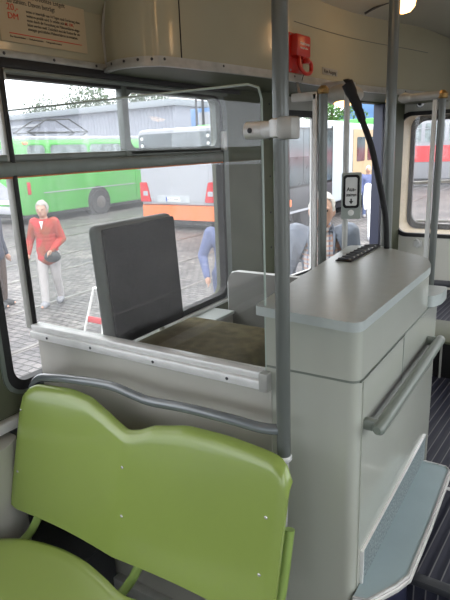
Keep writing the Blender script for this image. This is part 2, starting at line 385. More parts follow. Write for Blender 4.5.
# ------------------------------------------------------------------ the big window
def window_unit(name, rect, midz=None, mull=None):
    u0, v0, u1, v1 = rect
    root = tag(bpy.data.objects.new(name, None), kind='structure'); COL.objects.link(root)
    link('rubber_seal', sheet(bmesh.new(), rrect(u0-.018, v0-.02, u1+.012, v1+.0, .07), [rrect(u0+.012, v0+.014, u1-.012, v1-.012, .05)], -.006, .03, WLF), 'rubber', root)
    link('window_frame', sheet(bmesh.new(), rrect(u0-.03, v0-.03, u1+.05, v1+.012, .08), [rrect(u0-.016, v0-.018, u1+.010, v1-.002, .07)], -.008, .0, WLF), 'frameg', root)
    if midz:
        a, b = midz
        link('window_bar', bx((-1.535, u0, a), (-1.498, u1+.0, b), .006), 'frameg', root)
        link('window_bar', bx((-1.530, u0, b), (-1.508, u1+.0, b+.022), .004), 'frameg', root)
        link('bar_seal', bx((-1.532, u0, a-.005), (-1.505, u1, a), .001), 'orange', root)
        for q in mull: link('mullion', bx((-1.535, q-.016, b), (-1.504, q+.016, v1), .004), 'frameg', root)
        link('window_pane', sheet(bmesh.new(), rrect(u0, b, u1, v1, .03), [], .022, .026, WLF), 'gwin', root)
        link('window_pane', sheet(bmesh.new(), rrect(u0, v0, u1, a, .03), [], .030, .034, WLF), 'gwin', root)
    return root
win1 = window_unit('window_1', WIN, (1.416, 1.462), [1.665])
win2 = window_unit('window_2', w2, (1.416, 1.462), [.04])
win3 = window_unit('window_3', w3, (1.416, 1.462), [-1.7])
# upper slider frame, catch
link('slider_frame', sheet(bmesh.new(), rrect(1.665, 1.47, 2.345, 1.722, .04), [rrect(1.685, 1.492, 2.30, 1.70, .035)], -.004, .02, WLF), 'frameg', win1)
link('slider_catch', bx((-1.508, 2.33, 1.47), (-1.486, 2.36, 1.56), .006), 'alu', win1)
# aluminium sill under the windows, lower wall lining
struct('trim_5', bx((-1.512, -2.9, .612), (-1.478, 1.09, .648), .006), 'alu')
struct('trim_6', bx((-1.506, .972, .05), (-1.494, 1.0, .612), .002), 'dark')
struct('trim_7', prism(bmesh.new(), roundpoly([(-1.512, .55), (-1.512, .965), (-1.455, .965), (-1.42, .90), (-1.42, .55)], [0, 0, .02, .03, 0]), .0, .60), 'creamg')

# wall pillar strips between window and doorway
struct('trim_8', sheet(bmesh.new(), [(-.14, 0), (.0, 0), (.0, 1.76), (-.14, 1.76)], [], -.010, 0, WTF), 'greeng')
t9 = struct('trim_9', sheet(bmesh.new(), [(.20, 0), (.29, 0), (.29, 1.76), (.20, 1.76)], [], -.014, 0, WTF), 'greeng')
for z in (.72, .92, 1.12, 1.32, 1.52, 1.70): screw(WTF(.262, z, -.014), (-TN.x, -TN.y, 0), t9, .006, 'rubber')
struct('trim_10', sheet(bmesh.new(), [(.30, 0), (.42, 0), (.42, 1.70), (.30, 1.70)], [], -.03, 0, WTF), 'greeng')

# ------------------------------------------------------------------ door gear cover (cream housing over the doorway)
cov = thing('door_gear_cover', 'long cream painted housing above the doorway with metal strip along its foot', 'housing', (0, 0, 0))
plan = [(-1.51, 1.585), (-1.42, 1.545), (-1.34, 1.548), (-1.285, 1.575), (-1.245, 1.66), (-1.165, 2.227), (-1.115, 3.041), (-.96, 3.85), (-.915, 4.18), (-.885, 4.54)]
sp_ = [tuple(p)[:2] for p in smoothpath([(x, y, 0) for x, y in plan], 4)]
back = [(-1.27, 4.54), (-1.505, 2.5), (-1.505, 1.6)]
bm = bmesh.new()
def cover_top(x, y): return 2.02 if y < 2.3 else 2.10
n = len(sp_)
for (x, y), (x2, y2) in zip(sp_, sp_[1:]):
    a = [bm.verts.new((p[0], p[1], z)) for p in ((x, y), (x2, y2)) for z in (1.765, 2.17)]
    bm.faces.new((a[0], a[2], a[3], a[1]))
bmesh.ops.remove_doubles(bm, verts=bm.verts[:], dist=1e-5)
link('cover_panel', bm, 'cream', cov, angle=50)
bm = bmesh.new(); prism(bm, sp_+back, 1.757, 1.765); link('cover_underside', bm, 'greeng', cov)
def offs(pts, d):
    out = []
    for i, p in enumerate(pts):
        a = Vector(pts[max(i-1, 0)]); b = Vector(pts[min(i+1, len(pts)-1)]); t = (b-a).normalized(); out.append((p[0]+t.y*d, p[1]-t.x*d))
    return out
for nm, z0, z1, d in (('foot_strip', 1.757, 1.770, .018), ('foot_strip', 1.770, 1.791, .006)):
    bm = bmesh.new(); o1 = offs(sp_, d); i1 = offs(sp_, -.002); prism(bm, o1+i1[::-1], z0, z1); link(nm, bm, 'alud', cov)
for i in range(3, n-1, 3):
    p = offs(sp_, .007)[i]; t = (Vector(sp_[i+1])-Vector(sp_[i-1])).normalized(); screw((p[0], p[1], 1.781), (t.y, -t.x, 0), cov, .005, 'dark')
def covpt(y, z, d=.002):
    for a, b in zip(sp_, sp_[1:]):
        if a[1] <= y <= b[1] and y > 1.6:
            t = (y-a[1])/(b[1]-a[1]); T = (Vector(b)-Vector(a)).normalized()
            return Vector((a[0]+(b[0]-a[0])*t+T.y*d, y-T.x*d, z)), Vector((T.x, T.y, 0))
p, T = covpt(1.685, 1.79)
link('panel_joint', bx((p.x-.002, p.y-.0012, 1.79), (p.x+.0015, p.y+.0012, 2.12)), 'rubber', cov)
bm = bmesh.new(); pts = []
for k in range(40):
    y = 2.42+k*.04; q, T = covpt(y, 2.01+.022*(k/40), .0015); pts.append(q)
tube(bm, pts, .0014, 6); link('rivet_seam', bm, 'dark', cov)
# edge bead at the near end of the housing
bm = bmesh.new(); tube(bm, smoothpath([(-1.505, 1.583, 1.785), (-1.50, 1.575, 1.90), (-1.46, 1.565, 1.99), (-1.38, 1.552, 2.05)], 6), .005, 8); link('edge_bead', bm, 'creamg', cov)

# red emergency brake
p, T = covpt(2.44, 1.89, .0); N = Vector((T.y, -T.x, 0))
mt = Matrix((T, N*-1, Vector((0, 0, 1)))).transposed().to_4x4(); mt.translation = p   # x along, -y towards us
br = thing('emergency_brake', 'red emergency brake box with looped pull handle on cream housing', 'brake', tuple(p))
inv = Matrix.Translation(-p)
def L(bm): bmesh.ops.transform(bm, matrix=inv @ mt, verts=bm.verts[:]); return bm
link('brake_body', L(bx((-.072, -.045, -.03), (.062, 0, .062), .01)), 'red', br)
link('base_plate', L(bx((-.08, -.008, -.095), (.055, 0, .07), .004)), 'red', br)
bm = bmesh.new(); tube(bm, smoothpath([(-.03, -.03, -.03), (-.045, -.04, -.07), (.0, -.045, -.098), (.055, -.045, -.09), (.06, -.045, -.055), (.03, -.04, -.04), (.0, -.03, -.03)], 6), .009, 10); link('pull_handle', L(bm), 'red', br)
bm = bmesh.new(); lathe(bm, [(.016, -.01), (.02, 0), (.016, .012)], 12, Matrix.Translation((.02, -.04, -.045))); link('handle_pivot', L(bm), 'red', br)
def Lp(x, y, z): return (mt @ Vector((x, y, z))) - p
text('lettering', 'Notbremse', .019, Lp(-.045, -.0455, .018), T, (0, 0, 1), 'white', br)
text('lettering', 'Handgriff ziehen', .011, Lp(-.045, -.0455, .002), T, (0, 0, 1), 'white', br)
for xx, zz in ((-.068, .06), (.045, .06), (-.068, -.085)): screw(Lp(xx, -.008, zz), N, br, .005)
bm = bmesh.new(); tube(bm, smoothpath([(.02, -.03, -.09), (.022, -.02, -.12), (.03, -.008, -.135)], 4), .002, 6); link('seal_wire', L(bm), 'dark', br)

# small sign
p, T = covpt(2.80, 1.832, .001); N = Vector((T.y, -T.x, 0)); T3 = Vector((T.x, T.y, 0))
sg = thing('small_sign', 'small grey label reading Kein Ausgang on the cream housing', 'sign', tuple(p))
mt2 = Matrix((T3, -N, Vector((0, 0, 1)))).transposed().to_4x4()
bm = bx((-.09, -.002, -.016), (.09, 0, .016), .001); bmesh.ops.transform(bm, matrix=mt2, verts=bm.verts[:]); link('sign_plate', bm, 'tagg', sg)
text('lettering', 'Kein Ausgang', .026, T3*0+N*.0025+Vector((0, 0, -.009)), T3, (0, 0, 1), 'ink', sg, 'CENTER')

# poster
po = thing('notice_poster', 'buff paper fare notice with red 20,- DM printed on it, on the cream panel', 'poster', (-1.503, 1.3, 1.9))
bm = bx((0, -.157, -.087), (.0025, .19, .055)); link('paper', bm, 'poster', po)
bm = bx((0, -.157, .055), (.0025, .19, .13)); 
for v in bm.verts: v.co.x += (v.co.z-.055)*.55
bmesh.ops.transform(bm, matrix=Matrix.Identity(4), verts=bm.verts[:]); bm.free()
X_ = (0, 1, 0); Z_ = (0, 0, 1)
text('price_lettering', '20,-', .026, (.003, -.125, .002), X_, Z_, 'redink', po, sx=1.05)
text('price_lettering', 'DM', .024, (.003, -.125, -.022), X_, Z_, 'redink', po, sx=1.1)
for i, s in enumerate(['wenn er innerhalb von 14 Tagen nach Forderung ohne', 'weiteres gezahlt wird. Er erhöht sich auf', 'wenn durch die Verwaltung ein Mahnverfahren einge-', 'leitet werden muß. Zusätzlich sind die Kosten für ein', 'etwaiges gerichtliches Mahnverfahren zu erstatten.']):
    text('lettering', s, .0125, (.003, -.055, .003-.0125*i), X_, Z_, 'ink', po, sx=.80)
text('price_lettering', '30,- DM,', .0125, (.003, .098, .003-.0125), X_, Z_, 'redink', po, sx=.85)
for i, s in enumerate(['Fahrpreis und erhöhtes Entgelt', 'zu zahlen. Davon beträgt']):
    text('lettering', s, .020, (.003, -.12, .043-.020*i), X_, Z_, 'ink', po, sx=.9)
link('red_rule', bx((.0025, -.125, -.0635), (.0032, .165, -.0610)), 'redink', po)
text('lettering', 'Der Betriebsleiter  -  Verkehrsbetriebe  -  Fahrgastinformation', .0075, (.003, -.125, -.074), X_, Z_, 'ink', po, sx=1.05)

# ------------------------------------------------------------------ ceiling lamps (round warm lamps, one in view)
def ceiling_lamp(x, y, z, label):
    t = thing('ceiling_lamp', label, 'lamp', (x, y, z), 0, 'warm round lamps along the ceiling')
    link('lamp_shade', lathe(bmesh.new(), [(.006, -.058), (.035, -.05), (.052, -.03), (.056, -.005), (.05, .012)], 24), 'lampg', t)
    link('lamp_base', lathe(bmesh.new(), [(.06, .0), (.068, .012), (.068, .03), (.055, .045), (.05, .13)], 24), 'alud', t)
    return t
LAMPS = [(-.78, 2.80, 2.105), (-.72, 1.2, 2.12), (-.72, .1, 2.12), (-.1, 2.2, 2.15), (-.1, .6, 2.15)]
for i, (x, y, z) in enumerate(LAMPS):
    ceiling_lamp(x, y, z, 'glowing warm lamp on the ceiling beside the right-hand pole' if i == 0 else 'warm ceiling lamp outside the picture seen only as a reflection')
    ld = bpy.data.lights.new('lamp_bulb', 'POINT'); ld.energy = .8; ld.color = (1, .6, .3); ld.shadow_soft_size = .05
    lo = bpy.data.objects.new('lamp_bulb', ld); COL.objects.link(lo); lo.location = (x, y, z-.09)
# ceiling trims
bm = bmesh.new(); tube(bm, smoothpath([(-1.05, 3.06, 2.13), (-.98, 3.10, 2.165), (-.8, 3.1, 2.19), (-.4, 3.1, 2.20)], 5), .006, 8); struct('trim_11', bm, 'dark')
bm = bmesh.new(); tube(bm, smoothpath([(-.62, 2.2, 2.185), (-.60, 3.2, 2.188), (-.58, 4.5, 2.19)], 4), .008, 8); struct('trim_12', bm, 'dark')
bm = bmesh.new(); tube(bm, smoothpath([(-.99, 4.545, 1.86), (-.965, 4.54, 1.96), (-.92, 4.54, 2.03), (-.84, 4.54, 2.09)], 6), .006, 8); struct('trim_13', bm, 'dark')

# ================================================================== CONDUCTOR'S PARTITION
YP = 1.125
pa = thing('conductor_partition', 'pale grey partition with a tall glass pane behind the green bench', 'partition', (-1.05, YP, .357))
def rel(o, root):     # keep world coordinates while parenting
    o.parent = root; o.matrix_parent_inverse = Matrix.Translation(-Vector(root.location)); return o
def part(name, bm, m, root, **k): return rel(link(name, bm, m, **k), root)
part('lower_panel', bx((-1.495, YP-.003, .0), (-.60, YP+.022, .90), .004), 'panel', pa)
part('glass_pane', sheet(bmesh.new(), roundpoly([(-1.500, .925), (-.617, .925), (-.617, 1.612), (-1.500, 1.612)], [0, 0, .03, .01]), [], 0, .005, lambda u, v, d: (u, YP+d, v)), 'gpart', pa)
bm = bmesh.new(); tube(bm, [(-.6165, YP+.0025, .93), (-.6165, YP+.0025, 1.58), (-.624, YP+.0025, 1.604), (-.65, YP+.0025, 1.613), (-1.495, YP+.0025, 1.613)], .0028, 8); part('glass_edge', bm, 'gedge', pa)
part('bottom_rail', bx((-1.505, YP-.024, .886), (-.606, YP+.012, .912), .004), 'alu', pa)
rb = part('rail_cap', bx((-1.505, YP-.016, .912), (-.606, YP+.022, .932), .004), 'alu', pa)
for x in (-1.42, -1.22, -.97, -.72): rel(screw((x, YP-.024, .899), (0, -1, 0), None, .0045, 'dark'), pa)
part('rail_end_cap', bx((-.625, YP-.027, .883), (-.600, YP+.0, .934), .004), 'alud', pa)
part('left_post', bx((-1.532, YP-.014, .915), (-1.507, YP+.014, 1.755), .004), 'alud', pa)
part('post_seal', bx((-1.507, YP-.006, .93), (-1.499, YP+.008, 1.75), .001), 'rubber', pa)
part('post_bracket', bx((-1.54, YP-.02, 1.70), (-1.50, YP+.02, 1.76), .008), 'alud', pa)

# ================================================================== COUNTER
co = thing('conductor_counter', 'tall pale grey conductor desk with blue-grey top beside the aisle', 'counter', (-.52, 1.5, 0))
body_poly = roundpoly([(-.615, YP), (-.377, YP), (-.372, 1.93), (-.70, 1.93), (-.70, 1.5), (-.615, 1.4)], [0, .028, .01, 0, 0, 0], 6)
upper_poly = roundpoly([(-.615, YP), (-.377, YP), (-.375, 1.79), (-.42, 1.86), (-.60, 1.93), (-.70, 1.93), (-.70, 1.5), (-.615, 1.4)], [0, .028, .01, .01, 0, 0, 0, 0], 6)
part('upper_casing', prism(bmesh.new(), upper_poly, .9465, 1.082), 'sidep', co)
part('lower_casing', prism(bmesh.new(), body_poly, .0, .944), 'sidep', co)
part('casing_joint', prism(bmesh.new(), [(x*.998-.0008, y*.999+.001) for x, y in body_poly], .943, .949), 'handle', co)
# proud lower side cover (rectangular edge visible on the side)
part('side_cover', sheet(bmesh.new(), roundpoly([(1.155, .30), (1.50, .30), (1.50, .945), (1.155, .945)], .004), [], 0, .004, lambda u, v, d: (-.3775+d, u, v)), 'sidep', co)
bm = bmesh.new(); box(bm, (-.3765, 1.500, .80), (-.3725, 1.506, .948)); box(bm, (-.3775, 1.14, .943), (-.3735, 1.505, .946)); part('cover_gap', bm, 'handle', co)
top_poly = roundpoly([(-.640, 1.115), (-.364, 1.086), (-.358, 1.73), (-.40, 1.86), (-.61, 2.025), (-.718, 1.992)], [.012, .035, .04, .04, .03, .02], 6)
part('counter_top', prism(bmesh.new(), top_poly, 1.080, 1.103), ['ctop'], co)
# coin tray let into the top
tx, ty = -.632, 1.85
tr_ = part('coin_tray', bx((-.658, 1.69, 1.1035), (-.602, 2.008, 1.108), .002), 'black', co)
for k in range(8):
    bm = bmesh.new(); mtk = Matrix.Translation((-.63, 1.715+k*.038, 1.111)) @ Matrix.Rotation(R(38), 4, 'Z')
    box(bm, (-.026, -.004, -.003), (.026, .004, .003), .001, 1, mtk); o = link('tray_divider', bm, 'dark'); o.parent = tr_
    o = link('tray_stud', lathe(bmesh.new(), [(.004, 0), (.004, .003), (.002, .004)], 8, Matrix.Translation((-.612, 1.705+k*.038, 1.109))), 'chrome'); o.parent = tr_
# end shelf
part('end_shelf', prism(bmesh.new(), roundpoly([(-.44, 1.80), (-.365, 1.80), (-.345, 1.85), (-.345, 1.95), (-.44, 1.95)], [0, .01, .02, .02, 0]), .95, .988), 'ctop', co)
# speckled kick panel on the side
part('kick_panel', sheet(bmesh.new(), [(1.18, .357), (1.86, .357), (1.86, .452), (1.18, .452)], [], 0, .009, lambda u, v, d: (-.377+d, u, v)), 'steps', co)
bm = bmesh.new(); box(bm, (-.377, 1.176, .452), (-.367, 1.864, .4555), .001); box(bm, (-.377, 1.172, .357), (-.365, 1.18, .458), .001); part('kick_panel_edge', bm, 'alu', co)
# hand rail on the side
hr = thing('counter_handrail', 'thick grey tubular handrail fixed along the aisle side of the counter', 'handrail', (-.335, 1.5, .84))
pts = [(-.337, 1.148, .826), (-.336, 1.156, .826), (-.335, 1.24, .828), (-.335, 1.50, .832), (-.335, 1.80, .836), (-.335, 1.824, .836), (-.336, 1.832, .836)]
part('rail_tube', tube(bmesh.new(), pts, [.010, .0155, .016, .016, .016, .0155, .010], 18), 'handle', hr)
part('rail_mount', bx((-.378, 1.160, .812), (-.338, 1.185, .842), .008), 'handle', hr)
part('rail_mount', bx((-.378, 1.790, .820), (-.338, 1.815, .850), .008), 'handle', hr)

# raised platform (podium) beside the counter
pd = thing('step_platform', 'blue-grey step platform with bright metal nosing at the counter foot', 'platform', (-.33, 1.5, 0))
spoly = [(-.372, 1.118), (-.338, 1.128), (-.290, 1.215), (-.271, 1.262), (-.270, 1.50), (-.276, 1.825), (-.29, 1.842), (-.372, 1.842)]
part('step_top', prism(bmesh.new(), spoly, .33, .357), 'step', pd)
part('step_riser', prism(bmesh.new(), [(x-.012*(x > -.36), y+(.006 if y < 1.2 else -.006 if y > 1.8 else 0)) for x, y in spoly], .0, .33), 'dblue', pd)
def nosing(d, z0, z1): 
    o = offs(spoly[:], d); i = offs(spoly[:], d-.005); return prism(bmesh.new(), o+i[::-1], z0, z1)
part('nosing', nosing(.004, .344, .361), 'chrome', pd); part('nosing', nosing(.010, .340, .350), 'alu', pd)
# conductor's floor podium behind the partition
struct('floor_podium', bx((-1.5, YP+.03, 0), (-.72, 1.31, .312)), 'dark')

# ------------------------------------------------------------------ floor strips
struct('trim_14', bx((-.275, 1.772, .312), (.70, 1.786, .316)), 'alu')

# ================================================================== POLES
def pole(name, x0, x1, r, label, cap=True, extra=None):
    t = thing(name, label, 'pole', (x0[0], x0[1], x0[2]))
    bm = bmesh.new(); tube(bm, [x0, x1], r, 20); part('pole_tube', bm, 'pole', t); return t
mp = pole('grab_pole', (-.533, 1.055, .752), (-.530, 1.050, 2.16), .0168, 'thick grey pole in the middle, standing at the green bench corner', 'pole')
part('ferrule', lathe(bmesh.new(), [(.018, .742), (.020, .745), (.020, .752), (.0165, .756)], 20, Matrix.Translation((-.533, 1.055, 0))), 'alu', mp)
bm = bmesh.new(); tube(bm, smoothpath([(-.533, 1.055, .745), (-.530, 1.05, .70), (-.525, 1.03, .60), (-.52, 1.01, .45), (-.52, 1.01, .0)], 5), .012, 12); part('foot_spigot', bm, 'alud', mp)
# clamp from pole to glass
cl = part('clamp_collar', lathe(bmesh.new(), [(.0185, 1.494), (.024, 1.497), (.0245, 1.513), (.024, 1.529), (.0185, 1.532)], 20, Matrix.Translation((-.530, 1.05, 0))), 'alu', mp)
bm = bmesh.new(); tube(bm, smoothpath([(-.546, 1.062, 1.513), (-.580, 1.092, 1.513), (-.600, 1.112, 1.513), (-.648, 1.114, 1.513)], 4), [.017]*4+[.018]*4+[.019]*4+[.019], 12, True); part('clamp_arm', bm, 'alu', mp)
rel(screw((-.63, 1.095, 1.513), (0, -1, 0), None, .006, 'dark'), mp)
bm = box(bmesh.new(), (-.525, 1.018, 1.490), (-.490, 1.06, 1.534), .006); part('clamp_block', bm, 'alud', mp)

pA = pole('door_pole', (-.806, 1.94, .312), (-.810, 1.94, 1.662), .0165, 'grey-green pole in front of the man in the checked shirt')
part('edge_strip', bx((-.845, 1.925, .32), (-.829, 1.945, 1.655), .002), 'alu', pA)
part('brass_joint', lathe(bmesh.new(), [(.0175, 1.652), (.021, 1.656), (.021, 1.668), (.017, 1.672), (.010, 1.680)], 14, Matrix.Translation((-.81, 1.94, 0))), 'brass', pA)
pB = pole('validator_pole', (-.866, 2.346, .312), (-.871, 2.343, 1.70), .0125, 'slim light grey pole that carries the exit button box')
pB.children[0].data.materials[0] = M['alud']
pC = pole('corner_pole', (-.590, 2.055, .312), (-.603, 2.052, 2.16), .0185, 'thick grey pole rising behind the far end of the counter')
pD = pole('window_pole', (-.549, 2.644, .312), (-.548, 2.644, 1.66), .0155, 'grey-green pole in front of the far round-cornered window')
part('edge_strip', bx((-.586, 2.63, .33), (-.568, 2.65, 1.65), .002), 'white', pD)
part('brass_joint', lathe(bmesh.new(), [(.0175, 1.652), (.023, 1.656), (.023, 1.674), (.018, 1.678), (.010, 1.688)], 14, Matrix.Translation((-.548, 2.644, 0))), 'brass', pD)
# horizontal overhead rails
r1 = thing('overhead_rail', 'short flat grey overhead rail left of the brass-topped pole by the doorway', 'rail', (-.95, 1.9, 1.65))
part('rail_bar', bx((-.93, 1.925, 1.632), (-.828, 1.95, 1.662), .004), 'alud', r1)
part('rail_bracket', tube(bmesh.new(), [(-.90, 1.94, 1.65), (-1.165, 2.48, 1.757)], .006, 8), 'alud', r1)
r2 = thing('overhead_rail', 'grey overhead rail with a worn end cap near the far window', 'rail', (-.64, 2.62, 1.66))
part('rail_bar', tube(bmesh.new(), [(-.69, 2.605, 1.662), (-.56, 2.64, 1.668)], .016, 12), 'alud', r2)
part('end_cap', ellip(bmesh.new(), (-.70, 2.603, 1.664), (.03, .02, .022), 2), 'alud', r2)
part('hanger', tube(bmesh.new(), [(-.705, 2.605, 1.664), (-1.02, 3.70, 1.76)], .007, 8), 'alud', r2)

# exit button box on its pole
eb = thing('exit_button_box', 'grey box with white Aussteigen button and down arrow on the slim pole', 'button box', (-.840, 2.338, 1.26))
face = Vector((.35, -1, 0)).normalized(); fx = Vector((-face.y, face.x, 0)); 
mb = Matrix((fx, -face, Vector((0, 0, 1)))).transposed().to_4x4()
def LB(bm): bmesh.ops.transform(bm, matrix=mb, verts=bm.verts[:]); return bm
link('housing', LB(bx((-.042, -.05, -.098), (.042, -.0, .098), .006)), 'boxg', eb)
fr = lambda u, v, d: (u, -.05-d, v)
link('black_frame', LB(sheet(bmesh.new(), rrect(-.034, -.05, .034, .09, .014), [rrect(-.025, -.040, .025, .080, .009)], 0, .006, fr)), 'black', eb)
wf = link('button_face', LB(sheet(bmesh.new(), rrect(-.026, -.041, .026, .081, .009), [], 0, .003, fr)), 'white', eb)
link('round_button', LB(lathe(bmesh.new(), [(.013, 0), (.013, .005), (.009, .007), (.003, .007)], 18, Matrix.Translation((0, -.05, -.070)) @ Matrix.Rotation(R(90), 4, 'X'))), 'white', eb)
def LBp(x, y, z): return mb @ Vector((x, y, z))
text('lettering', 'Aus-', .023, LBp(0, -.0535, .022), fx, (0, 0, 1), 'ink', eb, 'CENTER', depth=.0008, sx=.9, bold=.0006)
text('lettering', 'steigen', .020, LBp(0, -.0535, .000), fx, (0, 0, 1), 'ink', eb, 'CENTER', depth=.0008, sx=.74, bold=.0004)
bm = bmesh.new(); prism(bm, [(-.003, -.010), (.003, -.010), (.003, -.020), (.009, -.020), (0, -.034), (-.009, -.020), (-.003, -.020)], 0, .001, Matrix(((1, 0, 0, 0), (0, 0, -1, -.0535), (0, 1, 0, 0), (0, 0, 0, 1)))); link('arrow', LB(bm), 'ink', eb)

# gooseneck microphone
gm = thing('gooseneck_microphone', 'black gooseneck microphone rising behind the counter top', 'microphone', (-.571, 1.99, 1.10))
neck = smoothpath([(-.571, 1.985, 1.06), (-.572, 1.975, 1.12), (-.579, 1.968, 1.226), (-.604, 1.959, 1.349), (-.634, 1.950, 1.470), (-.665, 1.940, 1.555), (-.672, 1.938, 1.572)], 8)
part('neck', tube(bmesh.new(), neck, .0105, 14), 'black', gm)
part('collar', tube(bmesh.new(), [(-.664, 1.940, 1.552), (-.676, 1.936, 1.588)], [.0135, .0155], 16), 'black', gm)
part('head', tube(bmesh.new(), smoothpath([(-.674, 1.937, 1.582), (-.690, 1.930, 1.622), (-.712, 1.922, 1.672), (-.715, 1.921, 1.678)], 4), [.014]*2+[.017]*4+[.0205]*5+[.019, .016], 18), 'black', gm)

# small white enclosure under the housing, with a lamp reflection built as glow
dl = thing('door_enclosure', 'small rounded white enclosure with imitated warm lamp reflection under the cream housing by the doorway', 'lamp', (-.99, 2.62, 1.70))
link('enclosure_shell', ellip(bmesh.new(), (0, 0, 0), (.09, .11, .05), 3), 'creamg', dl)
link('lamp_lens', ellip(bmesh.new(), (.01, -.03, -.024), (.05, .055, .034), 3), 'lampg', dl)  # emissive cap imitates the reflection of a lamp
link('enclosure_bracket', bx((-.10, -.05, .0), (.04, .06, .06), .01), 'alud', dl)

# ================================================================== DOOR
dr = tag(bpy.data.objects.new('door_1', None), kind='structure'); COL.objects.link(dr)
def DP(name, u0, v0, u1, v1, d0, d1, m, hole=None, r=.004):
    return link(name, sheet(bmesh.new(), rrect(u0, v0, u1, v1, r), hole or [], d0, d1, WTF), m, dr)
DP('door_leaf', .43, .02, .775, 1.675, .0, .03, 'white', [rrect(.462, .70, .742, 1.640, .02)])
DP('door_seal', .462, .69, .742, 1.650, -.002, .012, 'rubber', [rrect(.470, .70, .734, 1.640, .02)])
DP('door_pane', .462, .70, .742, 1.64, .012, .016, 'gwin')
DP('header_panel', .42, 1.675, .79, 1.745, -.02, .0, 'creamg')
DP('header_seal', .42, 1.650, .78, 1.678, -.012, .01, 'rubber')
DP('jamb_far', 1.64, .0, 1.675, 1.745, -.02, .05, 'dblue')
DP('jamb_trim', 1.69, .0, 1.76, 1.745, -.03, .03, 'white')
# far window (end wall): seal, glass, deep beige reveal and outer frame
w4 = tag(bpy.data.objects.new('window_4', None), kind='structure'); COL.objects.link(w4)
def EP(name, rect, hole, d0, d1, m, r, rh):
    return link(name, sheet(bmesh.new(), rrect(*rect, r, 8), [rrect(*hole, rh, 8)] if hole else [], d0, d1, WEF), m, w4)
EP('rubber_seal', (-1.27, .728, -.54, 1.70), (-1.24, .758, -.57, 1.67), -.012, .02, 'rubber', .105, .085)
EP('window_pane', (-1.25, .748, -.56, 1.68), None, .03, .034, 'gwin', .09, .08)
EP('window_reveal', (-1.262, .735, -.55, 1.692), (-1.25, .747, -.56, 1.68), .05, .34, 'beige', .10, .09)
EP('outer_seal', (-1.262, .735, -.55, 1.692), (-1.215, .790, -.60, 1.64), .34, .37, 'rubber', .10, .09)
link('outer_bar', tube(bmesh.new(), [(-1.24, 4.95, 1.13), (-.5, 4.95, 1.17)], .013, 10), 'alud', w4)
link('outer_bar', tube(bmesh.new(), [(-1.24, 4.95, .80), (-.5, 4.95, .82)], .012, 10), 'alud', w4)
bm = bmesh.new(); lathe(bm, [(.030, 0), (.030, .008), (.022, .014), (.012, .014)], 18, Matrix.Translation((-1.105, 4.55, 1.753)) @ Matrix.Rotation(R(90), 4, 'X'))
vc = thing('wall_socket', 'round chrome socket on pale wall above the far window', 'socket', (-1.105, 4.55, 1.753)); rel(link('rim', bm, 'chrome'), vc)
part('hole', lathe(bmesh.new(), [(.014, 0), (.014, .016), (.006, .017)], 14, Matrix.Translation((-1.105, 4.55, 1.753)) @ Matrix.Rotation(R(90), 4, 'X')), 'rubber', vc)
wc = thing('window_catch', 'small white catch on pale wall below the far window', 'catch', (-1.06, 4.55, .68))
link('catch_base', bx((-.035, -.016, -.03), (.03, 0, .022), .006), 'white', wc)
link('catch_knob', tube(bmesh.new(), smoothpath([(-.02, -.02, .025), (.0, -.04, .03), (.02, -.04, .0), (.0, -.035, -.03)], 4), .009, 10), 'alu', wc)

# conductor's low side panel (console) behind the pane
cs = thing('side_screen', 'low grey round-cornered screen with pale edge beside the doorway', 'screen', (-1.0, 2.2, .3))
sf = lambda u, v, d: (u, 2.2+d, v)
part('screen_panel', sheet(bmesh.new(), roundpoly([(-1.41, .30), (-.73, .30), (-.73, .90), (-1.41, .90)], [0, 0, 0, .06]), [], 0, .02, sf), 'conc', cs)
bm = bmesh.new(); tube(bm, [(-1.41, 2.21, .30), (-1.41, 2.21, .84), (-1.40, 2.21, .87), (-1.385, 2.21, .89), (-1.35, 2.21, .90), (-.73, 2.21, .90)], .0075, 8); part('screen_edge', bm, 'alu', cs)
# shelf behind the screen towards the door
bs = thing('side_shelf', 'pale grey shelf between the low screen and the counter', 'shelf', (-.9, 2.1, .85))
part('shelf_board', bx((-.98, 1.96, .86), (-.73, 2.19, .885), .004), 'ctop', bs)
part('shelf_leg', bx((-.97, 2.10, .30), (-.93, 2.14, .86), .004), 'alud', bs)
# window ledge in the cabin
lg = thing('window_ledge', 'light blue-grey ledge with bright edge below the large window', 'ledge', (-1.44, 1.75, .70))
part('ledge_top', bx((-1.510, YP+.03, .690), (-1.37, 2.19, .705), .003), 'sill', lg)
part('ledge_edge', bx((-1.512, YP+.03, .705), (-1.487, 2.36, .722), .003), 'alu', lg)
part('ledge_front', bx((-1.40, YP+.03, .30), (-1.38, 2.19, .690), .003), 'creamg', lg)

# ================================================================== CONDUCTOR'S SEAT
cc = thing('conductor_chair', 'conductor chair with dark square backrest and olive brown cushion', 'chair', (-1.05, 1.42, .30))
bk = bmesh.new(); box(bk, (-.028, -.172, -.2), (.028, .205, .195), .02, 4)
for v in bk.verts:
    v.co.x -= .012*(1-(v.co.y/.205)**2)*(1 if v.co.x > 0 else 0)
    if v.co.z > 0: v.co.y += (-.012 if v.co.y > 0 else .0)*(v.co.z/.2)
mk = Matrix.Translation((-1.225, 1.345, 1.070)) @ Matrix.Rotation(R(-3), 4, 'Y')
bmesh.ops.transform(bk, matrix=mk, verts=bk.verts[:])
part('backrest', bk, 'greyvinyl', cc)
bm = bmesh.new(); box(bm, (.022, -.160, -.192), (.034, .190, .183), .005, 2)
bmesh.ops.transform(bm, matrix=mk, verts=bm.verts[:]); part('backrest_pad', bm, 'darkfab', cc)
bm = bmesh.new(); box(bm, (.034, -.158, -.088), (.0352, .188, -.0855)); bmesh.ops.transform(bm, matrix=mk, verts=bm.verts[:]); part('seam', bm, 'black', cc)
